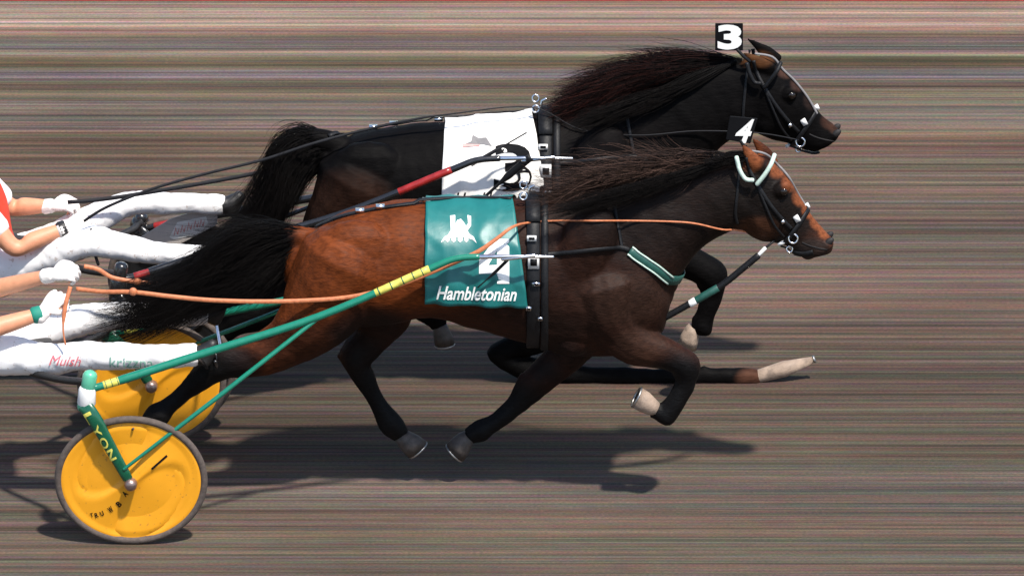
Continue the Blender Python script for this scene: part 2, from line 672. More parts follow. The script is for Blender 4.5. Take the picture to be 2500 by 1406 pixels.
# ------------------------------------------------------------------ horses
def hoof(P_prev, P_end, length, r, name, parent, m='hoof', taper=1.0):
    """horn cup with a flat sole, growing along the pastern direction"""
    d = (P_end - P_prev).normalized()
    a = d.cross(Vector((0, 1, 0))).normalized()
    b = a.cross(d).normalized()
    if a.x < 0:
        a = -a
    mb = MB()
    secs = [(P_end - d * 0.02, a * r * 0.72, b * r * 0.72), (P_end + d * 0.004, a * r * 0.9, b * r * 0.86),
            (P_end + d * length * 0.5 + a * r * 0.12, a * r * 1.1, b * r * 1.0),
            (P_end + d * length + a * r * 0.22 * taper, a * r * 1.17 * taper, b * r * 1.06 * taper)]
    n = 16
    v, f = [], []
    for c, A, B in secs:
        for k in range(n):
            th = 2 * math.pi * k / n
            v.append(c + A * math.cos(th) + B * math.sin(th))
    for i in range(len(secs) - 1):
        for k in range(n):
            k2 = (k + 1) % n
            f.append((i * n + k, i * n + k2, (i + 1) * n + k2, (i + 1) * n + k))
    # sole, hollowed
    c = secs[-1][0] - d * length * 0.12
    for k in range(n):
        th = 2 * math.pi * k / n
        v.append(c + secs[-1][1] * 0.75 * math.cos(th) + secs[-1][2] * 0.75 * math.sin(th))
    i = len(secs) - 1
    for k in range(n):
        k2 = (k + 1) % n
        f.append((i * n + k, i * n + k2, (i + 1) * n + k2, (i + 1) * n + k))
    f.append(tuple((i + 1) * n + k for k in range(n)))
    f.append(tuple(range(n))[::-1])
    mb.add(v, f)
    o = mb.build(name, M[m], parent)
    sh = MB().ring(secs[-1][0] + d * 0.004, 1.0, 0.006, secs[-1][1] * 0.9, secs[-1][2] * 0.9, n=20, m=6)
    sh.build('horseshoe', M['shoe'], o)
    return o


def hair(name, guides, count, parent, r0=0.0022, tones=None, spread=0.03, depth=0.05, wild=0.02, lens=(0.6, 1.0), segs=9,
         seed=1, freq=3.0):
    """strands between an ordered set of guide curves (lists of world points)"""
    rnd = random.Random(seed)
    V, F, T = [], [], []
    G = [smooth_path(g, 6) for g in guides]

    def on(g, t):
        x = t * (len(g) - 1)
        i = min(int(x), len(g) - 2)  # past the end the strand runs on straight
        return g[i].lerp(g[i + 1], x - i)
    for s in range(count):
        u = rnd.random() * (len(G) - 1)
        i = min(int(u), len(G) - 2)
        fu = u - i
        ln = lens[0] + (lens[1] - lens[0]) * rnd.random() ** 1.6
        off = Vector((rnd.gauss(0, 1), rnd.gauss(0, 1), rnd.gauss(0, 1)))
        yo = rnd.gauss(0, 1) * depth
        nc = 46
        cl = int(u / (len(G) - 1) * nc + rnd.gauss(0, .7))
        cr_ = random.Random(cl * 7 + seed)
        coff = Vector((cr_.gauss(0, 1), cr_.gauss(0, 1), cr_.gauss(0, 1)))
        cph, cfr = cr_.random() * 6.28, cr_.uniform(3, 7)
        tone = tones(rnd)
        prev = None
        base = len(V)
        for k in range(segs + 1):
            t = k / segs * ln
            p = on(G[i], t).lerp(on(G[i + 1], t), fu)
            amp = 0.25 + 0.75 * (k / segs)
            p = p + Vector((off.x * spread * 0.4, off.y * 0.2 * spread + yo * (0.35 + 0.65 * k / segs), off.z * spread)) * amp
            kk = k / segs
            p = p + Vector((coff.x * .4, coff.y * .5, coff.z + .8 * math.sin(cph + cfr * kk))) * (wild * .42 * kk)
            nz = noise.noise_vector(Vector((p.x * freq, p.z * freq + u * 2, cl * 0.31)))
            p = p + nz * wild * (k / segs)
            d = (p - prev) if prev is not None else Vector((-1, 0, -0.1))
            prev = p
            d = d.normalized() if d.length > 1e-6 else Vector((-1, 0, 0))
            a = d.cross(Vector((0, 1, 0)))
            a = a.normalized() if a.length > 1e-3 else Vector((0, 0, 1))
            b = a.cross(d)
            r = r0 * (1.0 - 0.8 * (k / segs) ** 1.5)
            for q in range(3):
                th = 2 * math.pi * q / 3
                V.append(p + a * r * math.cos(th) + b * r * math.sin(th))
                T.append(lerp3(tone[0], tone[1], (k / segs) ** 1.5))
        for k in range(segs):
            for q in range(3):
                q2 = (q + 1) % 3
                F.append((base + k * 3 + q, base + k * 3 + q2, base + (k + 1) * 3 + q2, base + (k + 1) * 3 + q))
    o = mkobj(name, V, F, M['hair'], parent)
    ca = o.data.color_attributes.new('tone', 'FLOAT_COLOR', 'POINT')
    flat = []
    for c in T:
        flat += [c[0], c[1], c[2], 1.0]
    ca.data.foreach_set('color', flat)
    return o


def make_horse(D):
    Y = D['Y']
    base = at(1250, D['base_py'], Y)
    root = thing('horse', D['label'], 'horse', (base.x, Y, 0.0))
    mb = MB()
    mb.loft([sec(t, b, wd, Y) for t, b, wd in D['torso']], n=32, sub=4, egg=0.10)
    mb.loft([sec(t, b, wd, Y) for t, b, wd in D['neck']], n=28, sub=4, egg=0.18)
    mb.loft([sec(t, b, wd, Y) for t, b, wd in D['head']], n=24, sub=4, egg=0.05)
    feet = {}
    for nm, pts in D['legs'].items():
        feet[nm] = limb(mb, pts, Y)
    for (x, y, rx, ry, rz, dy, ang) in D['muscles']:
        c = at(x, y, Y + dy)
        mb.ellipsoid(c, rx / PPM, ry, rz / PPM / CR, Matrix.Rotation(R(ang), 3, 'Y'))
    for e in D['ears']:
        limb(mb, e, Y, flat=0.6, n=10)
    limb(mb, D['dock'], Y)
    me = remesh(mb, 0.0075, 7, 0.5)
    # coat colour: bay or dark bay, black points, plus painted light and shade
    nor = [v.normal.copy() for v in me.vertices]
    for v, n_ in zip(me.vertices, nor):
        q = v.co
        k = noise.noise(Vector((q.x * 6 + q.z * 3, q.y * 4, q.z * 5 - q.x * 2))) + .5 * noise.noise(Vector((q.x * 16 + q.z * 9, q.y * 8, q.z * 9 - q.x * 5)))
        v.co = q + n_ * (.0075 * k)
    me.update()
    ca = me.color_attributes.new('coat', 'FLOAT_COLOR', 'POINT')
    cols = []
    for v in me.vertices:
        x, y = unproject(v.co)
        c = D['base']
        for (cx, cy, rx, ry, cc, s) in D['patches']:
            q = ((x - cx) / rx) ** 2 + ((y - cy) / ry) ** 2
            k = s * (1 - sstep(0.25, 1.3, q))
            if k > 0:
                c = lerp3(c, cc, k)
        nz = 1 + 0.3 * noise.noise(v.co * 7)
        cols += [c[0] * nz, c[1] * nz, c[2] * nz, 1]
    ca.data.foreach_set('color', cols)
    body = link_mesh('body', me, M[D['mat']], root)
    for nm in D['hoof']:
        P = feet[nm]
        spec = D['hoof'][nm]
        q = at(spec[0], spec[1], P[-1].y)
        hoof(q - (at(spec[2], spec[3], P[-1].y) - q), q, spec[4] / PPM, spec[5] / PPM, 'hoof', root, *spec[6:])
    for (x, y, r, s) in D['eyes']:
        bv = bvh_of(body) if 'bvh' not in D else D['bvh']
        D['bvh'] = bv
        p, n = surf(bv, x, y, -r * 0.45)
        for sgn in (1, -1):
            c = Vector((p.x, Y + (p.y - Y) * sgn, p.z))
            eye = MB().ellipsoid(c, r, r * 0.8, r).build('eye', M['eye'], root)
    p, n = surf(D['bvh'], *D['nostril'], off=-0.004)
    for sgn in (1, -1):
        c = Vector((p.x, Y + (p.y - Y) * sgn, p.z))
        MB().ellipsoid(c, 0.03, 0.014, 0.017, Matrix.Rotation(R(-40), 3, 'Y')).build('nostril', M['dark'], root)
    mo = [surf(D['bvh'], q.x, q.y, .0005) for q in pxpath([(D['nostril'][0] + a, D['nostril'][1] + b) for a, b in ((-4, 20), (-26, 16), (-48, 10), (-66, 2))])]
    strap(mo, .007, .001).build('mouth', M['dark'], root)
    return root, body, D['bvh']


BAY, BAYD, BLK, FACE = (0.1, 0.0225, 0.0045), (0.0075, 0.0042, 0.0032), (0.0035, 0.0032, 0.0034), (0.17, 0.05, 0.018)
H4 = dict(
    Y=0.0, base_py=1209, mat='coat', base=BAY,
    label='reddish bay horse with green saddle cloth numbered 4, nearer of the two',
    torso=[((738, 578), (704, 700), .09), ((790, 540), (742, 770), .20), ((870, 508), (830, 800), .25),
           ((960, 487), (942, 792), .265), ((1060, 484), (1050, 774), .27), ((1160, 486), (1150, 800), .285),
           ((1260, 480), (1262, 832), .28), ((1350, 476), (1384, 868), .26), ((1430, 478), (1490, 868), .25),
           ((1500, 490), (1570, 846), .23), ((1565, 540), (1622, 806), .19), ((1605, 600), (1640, 725), .11)],
    neck=[((1330, 486), (1600, 800), .20), ((1450, 466), (1648, 705), .175), ((1570, 436), (1690, 632), .135),
          ((1680, 408), (1742, 585), .11), ((1760, 386), (1795, 562), .10), ((1812, 382), (1842, 560), .095)],
    head=[((1812, 372), (1797, 545), .085), ((1872, 384), (1830, 574), .105), ((1922, 432), (1858, 588), .10),
          ((1958, 488), (1898, 594), .078), ((1990, 536), (1925, 602), .065), ((2014, 562), (1950, 622), .06),
          ((2032, 586), (1982, 626), .054), ((2030, 600), (2010, 618), .04)],
    legs=dict(
        near_hind=[(850, 630, 120, -.12), (800, 730, 112, -.13), (745, 800, 84, -.15), (680, 846, 60, -.155),
                   (610, 872, 50, -.16), (548, 884, 44, -.16), (508, 908, 36, -.16), (462, 950, 22, -.16),
                   (415, 992, 20, -.16), (388, 1014, 29, -.16), (362, 1032, 21, -.16)],
        far_hind=[(900, 660, 100, .12), (935, 770, 76, .13), (910, 820, 50, .14), (868, 876, 42, .14),
                  (888, 918, 27, .14), (924, 980, 20, .14), (955, 1030, 28, .14), (980, 1062, 20, .14)],
        near_fore=[(1470, 690, 95, -.13), (1490, 780, 74, -.15), (1555, 842, 52, -.15), (1628, 866, 40, -.15),
                   (1676, 896, 37, -.15), (1676, 936, 24, -.15), (1652, 980, 21, -.15), (1626, 1014, 29, -.15),
                   (1600, 1000, 21, -.15)],
        far_fore=[(1450, 740, 85, .12), (1405, 832, 60, .13), (1362, 884, 46, .13), (1304, 940, 37, .13),
                  (1266, 984, 24, .13), (1218, 1026, 20, .13), (1174, 1052, 28, .13), (1146, 1066, 21, .13)]),
    hoof=dict(near_hind=(355, 1038, 335, 1060, 44, 26, 'hoof_dark'), far_hind=(985, 1068, 1015, 1100, 46, 26, 'hoof_dark'),
              near_fore=(1594, 994, 1565, 980, 46, 24), far_fore=(1138, 1072, 1112, 1096, 44, 26, 'hoof_dark')),
    muscles=[(1425, 620, 75, .09, 125, -.165, 20), (1510, 720, 70, .09, 95, -.13, -10), (1560, 760, 60, .13, 62, -.05, 0),
             (870, 640, 120, .10, 100, -.15, 0), (1855, 520, 44, .105, 44, 0, 0), (1908, 462, 26, .026, 18, -.08, -40), (1908, 462, 26, .026, 18, .08, -40),
             (2018, 592, 17, .058, 15, 0, 0), (1395, 820, 60, .10, 45, -.12, 20), (1600, 700, 50, .12, 60, 0, 0),
             (560, 872, 22, .05, 26, -.16, 0), (1975, 618, 20, .045, 13, 0, -20)],
    ears=[[(1862, 418, 17, -.055), (1842, 394, 19, -.06), (1824, 370, 12, -.06), (1813, 354, 4, -.06)],
          [(1890, 400, 16, .055), (1868, 374, 18, .06), (1850, 352, 11, .06), (1838, 340, 4, .06)]],
    dock=[(770, 590, 34, 0), (735, 580, 30, 0), (690, 575, 24, 0), (640, 590, 16, 0)],
    patches=[(1500, 640, 420, 330, BAYD, .9), (1660, 510, 300, 160, BAYD, .95), (1150, 800, 330, 60, BAYD, .6), (1520, 730, 120, 70, (.026, .0125, .008), .6), (760, 860, 160, 90, BAYD, .7), (900, 800, 110, 60, BAYD, .6),  # lighter shoulder patch is a painted highlight, dark belly patch painted shade
             (1890, 500, 170, 160, (.0065, .004, .003), 1), (1850, 560, 60, 34, (.05, .018, .008), .7), (1898, 412, 26, 26, FACE, .9), (1930, 446, 24, 24, FACE, .9), (1954, 482, 22, 24, FACE, .9), (1976, 512, 20, 24, FACE, .9), (1996, 540, 20, 24, FACE, .9), (2014, 566, 18, 20, FACE, .9),  # FACE spots down the nose bridge paint the lit front into the coat
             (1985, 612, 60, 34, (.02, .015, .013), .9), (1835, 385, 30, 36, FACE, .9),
             (480, 960, 170, 130, BLK, 1), (900, 900, 80, 80, BLK, .9), (920, 980, 110, 110, BLK, 1),
             (1660, 950, 110, 110, BLK, 1), (1230, 1020, 160, 110, BLK, 1), (1560, 845, 70, 50, (.035, .016, .01), .7),
             (660, 585, 70, 40, BLK, 1), (975, 1060, 90, 70, BLK, 1), (1160, 1060, 110, 70, BLK, 1), (1615, 1010, 90, 70, BLK, 1),
             (380, 1025, 110, 80, BLK, 1), (560, 890, 90, 60, BLK, .9), (1310, 950, 90, 80, BLK, .8), (1370, 885, 90, 60, BLK, .7), (900, 830, 110, 90, BLK, .6)],
    eyes=[(1914, 470, .02, 1)], nostril=(2024, 590))
horse4, body4, bvh4 = make_horse(H4)

DK, DKB = (0.0026, 0.0022, 0.0022), (0.02, 0.0085, 0.005)
H3 = dict(
    Y=1.25, base_py=970, mat='coat_black', base=DK,
    label='almost black horse with white saddle cloth numbered 3, farther of the two',
    torso=[((806, 355), (778, 470), .09), ((842, 336), (792, 540), .20), ((900, 313), (862, 590), .25),
           ((985, 298), (962, 590), .265), ((1080, 290), (1070, 572), .27), ((1180, 284), (1182, 592), .285),
           ((1270, 274), (1290, 622), .28), ((1350, 264), (1404, 656), .26), ((1440, 272), (1505, 656), .25),
           ((1520, 296), (1595, 630), .23), ((1585, 340), (1654, 590), .19), ((1635, 400), (1684, 520), .11)],
    neck=[((1340, 272), (1645, 570), .20), ((1445, 238), (1688, 475), .175), ((1560, 204), (1738, 392), .135),
          ((1680, 172), (1784, 340), .11), ((1770, 152), (1826, 322), .10), ((1832, 146), (1862, 325), .095)],
    head=[((1832, 128), (1816, 302), .085), ((1892, 150), (1850, 326), .105), ((1944, 198), (1882, 340), .10),
          ((1980, 246), (1916, 348), .078), ((2008, 282), (1944, 358), .065), ((2034, 302), (1970, 366), .06),
          ((2049, 320), (2002, 364), .054), ((2046, 332), (2028, 350), .04)],
    legs=dict(
        near_hind=[(885, 440, 115, -.12), (840, 540, 100, -.13), (780, 640, 78, -.15), (700, 720, 56, -.155),
                   (630, 764, 46, -.16), (575, 780, 42, -.16), (535, 815, 34, -.16), (490, 860, 25, -.16),
                   (440, 905, 23, -.16), (415, 925, 28, -.16), (395, 945, 21, -.16)],
        far_hind=[(930, 480, 95, .12), (965, 580, 72, .13), (950, 640, 48, .14), (930, 690, 38, .14),
                  (975, 725, 27, .14), (1025, 755, 24, .14), (1066, 775, 28, .14), (1074, 796, 20, .14)],
        near_fore=[(1525, 470, 95, -.13), (1550, 560, 74, -.15), (1610, 618, 54, -.15), (1690, 644, 44, -.15),
                   (1738, 678, 40, -.15), (1740, 722, 26, -.15), (1726, 766, 22, -.15), (1714, 800, 29, -.15),
                   (1696, 800, 20, -.15)],
        far_fore=[(1500, 540, 85, .12), (1470, 680, 60, .13), (1390, 775, 48, .13), (1300, 828, 42, .13), (1222, 864, 38, .13),
                  (1290, 900, 32, .13), (1400, 916, 26, .13), (1600, 920, 24, .13), (1720, 919, 23, .13), (1800, 919, 26, .13),
                  (1850, 922, 20, .13)]),
    hoof=dict(near_hind=(388, 950, 368, 970, 44, 26, 'hoof_dark'), far_hind=(1076, 800, 1080, 830, 46, 22, 'hoof_dark'),
              near_fore=(1690, 806, 1676, 836, 46, 22), far_fore=(1846, 920, 1960, 884, 152, 19, 'hoof', .35)),
    muscles=[(1450, 420, 75, .09, 125, -.165, 20), (1540, 510, 70, .09, 95, -.13, -10), (1590, 545, 60, .13, 62, -.05, 0),
             (900, 440, 110, .10, 95, -.15, 0), (1872, 285, 44, .105, 42, 0, 0), (1928, 228, 26, .026, 18, -.08, -40), (1928, 228, 26, .026, 18, .08, -40),
             (2034, 326, 17, .058, 15, 0, 0), (1630, 480, 50, .12, 60, 0, 0), (1992, 356, 20, .045, 13, 0, -20)],
    ears=[[(1884, 172, 17, -.055), (1858, 156, 19, -.06), (1834, 140, 12, -.06), (1814, 130, 4, -.06)],
          [(1900, 148, 16, .055), (1870, 126, 18, .06), (1842, 106, 11, .06), (1822, 94, 4, .06)]],
    dock=[(835, 365, 36, 0), (808, 348, 32, 0), (770, 338, 26, 0), (730, 345, 18, 0)],
    patches=[(850, 500, 120, 90, DKB, .8), (2024, 296, 22, 22, (.045, .02, .013), .7), (1920, 172, 26, 22, (.06, .03, .022), .8), (1948, 204, 20, 22, (.035, .018, .014), .8), (1980, 245, 20, 26, (.02, .012, .01), .8),  # forehead and nose spots paint light into the dark coat
             (1848, 146, 44, 24, (.1, .04, .015), .7), (2040, 314, 18, 14, (.045, .02, .013), .6), (1430, 360, 200, 120, (.008, .0065, .0065), .5),
             (1835, 925, 42, 30, (.06, .026, .016), .9)],
    eyes=[(1934, 236, .02, 1)], nostril=(2042, 326))
horse3, body3, bvh3 = make_horse(H3)


def W(path, Y):
    return [at(p[0], p[1], Y + (p[2] if len(p) > 2 else 0)) for p in path]


def blk(r):
    k = r.uniform(.6, 1.4)
    a = (0.0035 * k, 0.003 * k, 0.003 * k)
    return a, (0.0065 * k, 0.005 * k, 0.0045 * k)


def brn(r):
    k = r.uniform(.5, 1.5)
    q = r.random()
    a = (0.004 * k, 0.003 * k, 0.003 * k)
    return a, lerp3((0.02 * k, 0.012 * k, 0.008 * k), (0.26 * k, 0.15 * k, 0.115 * k), q ** 2.5)


def red(r):
    k = r.uniform(.5, 1.4)
    return (0.0035, 0.003, 0.003), lerp3((0.004, 0.0035, 0.0035), (0.11 * k, 0.032 * k, 0.024 * k), r.random() ** 4)


hair('mane', [W(p, 0) for p in (
    [(1806, 380), (1740, 385), (1650, 392), (1550, 405), (1480, 420)], [(1745, 392), (1660, 398), (1560, 412), (1450, 430), (1380, 448)],
    [(1660, 414), (1560, 428), (1450, 440), (1350, 462), (1290, 480)], [(1570, 440), (1480, 452), (1390, 470), (1310, 488), (1260, 498)],
    [(1460, 470), (1400, 480), (1340, 490), (1280, 498), (1240, 505)])], 1100, horse4, r0=.0013, lens=(.4, 1.15), tones=brn, spread=.011, depth=.05, wild=.11, seed=3)
hair('mane', [W(p, 0) for p in (
    [(1800, 385, -.03), (1700, 420, -.1), (1580, 455, -.14), (1450, 495, -.2)], [(1700, 410, -.03), (1610, 448, -.12), (1490, 490, -.18), (1370, 520, -.26)],
    [(1600, 440, -.04), (1510, 475, -.16), (1410, 510, -.24), (1310, 530, -.285)])], 1500, horse4, r0=.0012, tones=blk, spread=.018, depth=.012, wild=.03, seed=4)
hair('forelock', [W(p, 0) for p in ([(1835, 372, 0), (1800, 372, -.03), (1760, 380, -.07), (1715, 388, -.09)],
                                    [(1850, 382, -.03), (1815, 390, -.08), (1770, 400, -.11), (1720, 412, -.13)])], 220, horse4, tones=blk,
     spread=.01, depth=.01, wild=.02, seed=5)
hair('tail', [W(p, 0) for p in (
    [(752, 566), (640, 562), (545, 590), (468, 640), (390, 682), (290, 700)], [(752, 572), (625, 588), (520, 640), (430, 706), (330, 752), (235, 775)],
    [(748, 580), (650, 630), (545, 690), (440, 748), (330, 790), (200, 818)], [(742, 588), (672, 642), (590, 694), (500, 732), (410, 770), (300, 806)],
    [(738, 592), (702, 642), (652, 684), (580, 708), (490, 738), (400, 778)])],
     9000, horse4, tones=blk, spread=.028, depth=.06, wild=.085, lens=(.3, 1.05), segs=10, r0=.00135, seed=6, freq=2.2)
hair('mane', [W(p, 1.25) for p in (
    [(1812, 152), (1720, 160), (1610, 172), (1510, 190), (1440, 212)], [(1765, 160), (1640, 176), (1530, 198), (1440, 226), (1390, 250)],
    [(1680, 174), (1560, 192), (1455, 222), (1390, 255), (1350, 275)], [(1580, 204), (1490, 230), (1410, 256), (1350, 276), (1310, 290)])],
     6500, horse3, tones=red, spread=.03, depth=.055, wild=.07, seed=8, lens=(.45, 1.1), r0=.0013)
hair('mane', [W(p, 1.25) for p in (
    [(1800, 150, -.03), (1690, 205, -.1), (1550, 250, -.15), (1410, 290, -.22)], [(1700, 170, -.03), (1600, 235, -.13), (1490, 285, -.2), (1380, 318, -.27)])],
     600, horse3, tones=blk, spread=.02, depth=.012, wild=.03, seed=9)
hair('tail', [W(p, 1.25) for p in (
    [(826, 346), (745, 330), (676, 362), (636, 430), (595, 500), (545, 570)], [(826, 356), (752, 348), (695, 392), (662, 462), (620, 540), (530, 596)],
    [(824, 366), (762, 372), (710, 425), (664, 500), (605, 586), (470, 606)], [(818, 376), (770, 404), (718, 450), (662, 520), (570, 598), (410, 612)])],
     8000, horse3, tones=blk, spread=.034, depth=.065, wild=.08, lens=(.45, 1.05), segs=10, r0=.0014, seed=10, freq=2.2)


# ------------------------------------------------------------------ saddle cloths
def ring_on(bvh, X, Y0, zc, off=0.006, n=48, zmin=None):
    out = []
    for k in range(n):
        th = 2 * math.pi * k / n
        d = Vector((0, math.cos(th), math.sin(th)))
        h, nn, i, ds = bvh.ray_cast(Vector((X, Y0, zc)), d)
        if h is not None and zmin is not None and h.z < zmin:
            h = Vector((X, Y0, zc)) + d * ((zmin - zc) / d.z)
            nn = d
        if h is None:
            h, nn = Vector((X, Y0, zc)) + d * .25, d
        nn = Vector((0, nn.y, nn.z)).normalized()
        out.append((h + nn * off, nn))
    return out


def saddle_cloth(bvh, Y0, corners, label, m, cat='saddle cloth'):
    (tlx, tly), (trx, try_), (brx, bry), (blx, bly) = corners
    root = thing('saddle_cloth', label, cat, (at((tlx + trx) / 2, tly, Y0).x, Y0, at(tlx, bly, Y0 - .29).z))
    nu, nv = 34, 60
    grid = []
    for i in range(nu + 1):
        u = i / nu
        Xt, Xb = at(tlx + (trx - tlx) * u, tly, Y0).x, at(blx + (brx - blx) * u, bly, Y0 - .29).x
        zb = at(blx + (brx - blx) * u, bly + (bry - bly) * u, Y0 - .29).z
        ztop = at(tlx, tly, Y0).z
        col = []
        zc = zb + 0.12
        side = []
        for j in range(nv + 1):
            v = j / nv                       # near hem -> spine -> far hem
            X = Xb + (Xt - Xb) * (1 - abs(2 * v - 1))
            th = R(200) - R(220) * v
            th = math.pi + 0.42 - (math.pi + 0.84) * v
            d = Vector((0, math.cos(th), math.sin(th)))
            h, nn, q, ds = bvh.ray_cast(Vector((X, Y0, zc)) + d * 1.2, -d)
            if h is None:
                h, nn = Vector((X, Y0, zc)) + d * .27, d
            fold = abs(noise.noise(Vector((h.x * 5 + h.z * 7, h.y * 3, h.z * 3 - h.x * 4))))
            col.append(h + nn * (0.013 + .010 * (1 - fold) ** 4))
        # hangs straight below the widest point on each side
        half = len(col) // 2
        for rng_, sg in ((range(half, -1, -1), -1), (range(half, len(col)), 1)):
            w_ = 0
            for j in rng_:
                yy = (col[j].y - Y0) * sg
                w_ = max(w_, yy)
                if col[j].z < zc + 0.25:
                    wob = (0.006 * math.sin(col[j].x * 38 + sg) + .01 * noise.noise(Vector((col[j].x * 14, sg, col[j].z * 5)))) * sstep(zc + .25, zb, col[j].z) * 2
                    col[j] = Vector((col[j].x, Y0 + sg * (max(yy, w_ - 0.004) + 0.004 + wob), col[j].z))
        # resample hem height
        for j in (0, len(col) - 1):
            col[j] = Vector((col[j].x, col[j].y, zb))
        grid.append(col)
    V, F = [], []
    L = len(grid[0])
    for col in grid:
        V += col
    for i in range(nu):
        for j in range(L - 1):
            F.append((i * L + j, (i + 1) * L + j, (i + 1) * L + j + 1, i * L + j + 1))
    o = mkobj('cloth', V, F, m, root)
    sol = o.modifiers.new('thick', 'SOLIDIFY')
    sol.thickness = 0.004
    sol.offset = -1
    return root, o, BVHTree.FromPolygons(V, F)


sc4, cl4, cb4 = saddle_cloth(bvh4, 0.0, ((1040, 500), (1252, 494), (1288, 750), (1038, 742)),
                             'green saddle cloth with white number 4 on the bay horse', M['cloth_green'])
print_on(cb4, glyphs('Hambletonian', .018, .3), (1066, 700, 1262, 733), 'lettering', M['print_white'], sc4, tilt=.02)
four = polyprint([(.62, 1), (1, 1), (1, 0), (.62, 0), (.62, .2), (0, .2), (0, .42)])
print_on(cb4, polyprint([(.52, 1), (1, 1), (1, 0), (.6, 0), (.6, .22), (0, .22), (0, .52)]), (1170, 584, 1243, 692), 'digit', M['print_white'], sc4, off=.003)
print_on(cb4, polyprint([(0, 0), (1, 0), (1, 1), (.75, .75)]), (1193, 612, 1213, 646), 'digit_counter', M['cloth_green'], sc4, off=.0055)
emb = [(0, .02), (.1, .22), (.2, .3), (.28, .46), (.26, .98), (.4, 1), (.4, .66), (.46, .82), (.56, .86), (.64, .74), (.7, .6), (.76, .7), (.74, 1),
       (.84, .96), (.84, .62), (.74, .44), (.8, .32), (.92, .22), (1, .0), (.9, .12), (.7, .2), (.5, .22), (.3, .2), (.1, .1)]
print_on(cb4, polyprint(emb), (1076, 526, 1164, 594), 'emblem', M['print_white'], sc4)
for k, (bx, bw) in enumerate(((1088, 9), (1102, 11), (1118, 11), (1134, 9))):
    print_on(cb4, polyprint([(0, .3), (.5, 0), (1, .3), (1, 1), (0, 1)]), (bx, 578, bx + bw, 592), 'emblem_ray', M['print_white'], sc4)

sc3, cl3, cb3 = saddle_cloth(bvh3, 1.25, ((1088, 288), (1300, 282), (1330, 500), (1078, 500)),
                             'white saddle cloth with black number 3 on the almost black horse', M['cloth_white'])
print_on(cb3, glyphs('Hambletonian', .018, .3), (1110, 470, 1300, 496), 'lettering', M['print_black'], sc3)
print_on(cb3, glyphs('3', .02), (1206, 352, 1298, 468), 'digit', M['print_black'], sc3, off=.004)
print_on(cb3, polyprint([(0, .2), (.3, .5), (.35, 1), (.55, .75), (.8, .8), (1, .1), (.7, .3), (.4, .2)]), (1128, 330, 1202, 362), 'emblem',
         M['print_grey'], sc3)
print_on(cb3, polyprint([(0, .0), (1, .3), (1, .6), (0, .7)]), (1130, 350, 1172, 360), 'emblem_stripe', M['print_pink'], sc3, off=.005)


# ------------------------------------------------------------------ harness
def mirror(pn, Y0):
    return [(Vector((p.x, 2 * Y0 - p.y, p.z)), Vector((n.x, -n.y, n.z))) for p, n in pn]


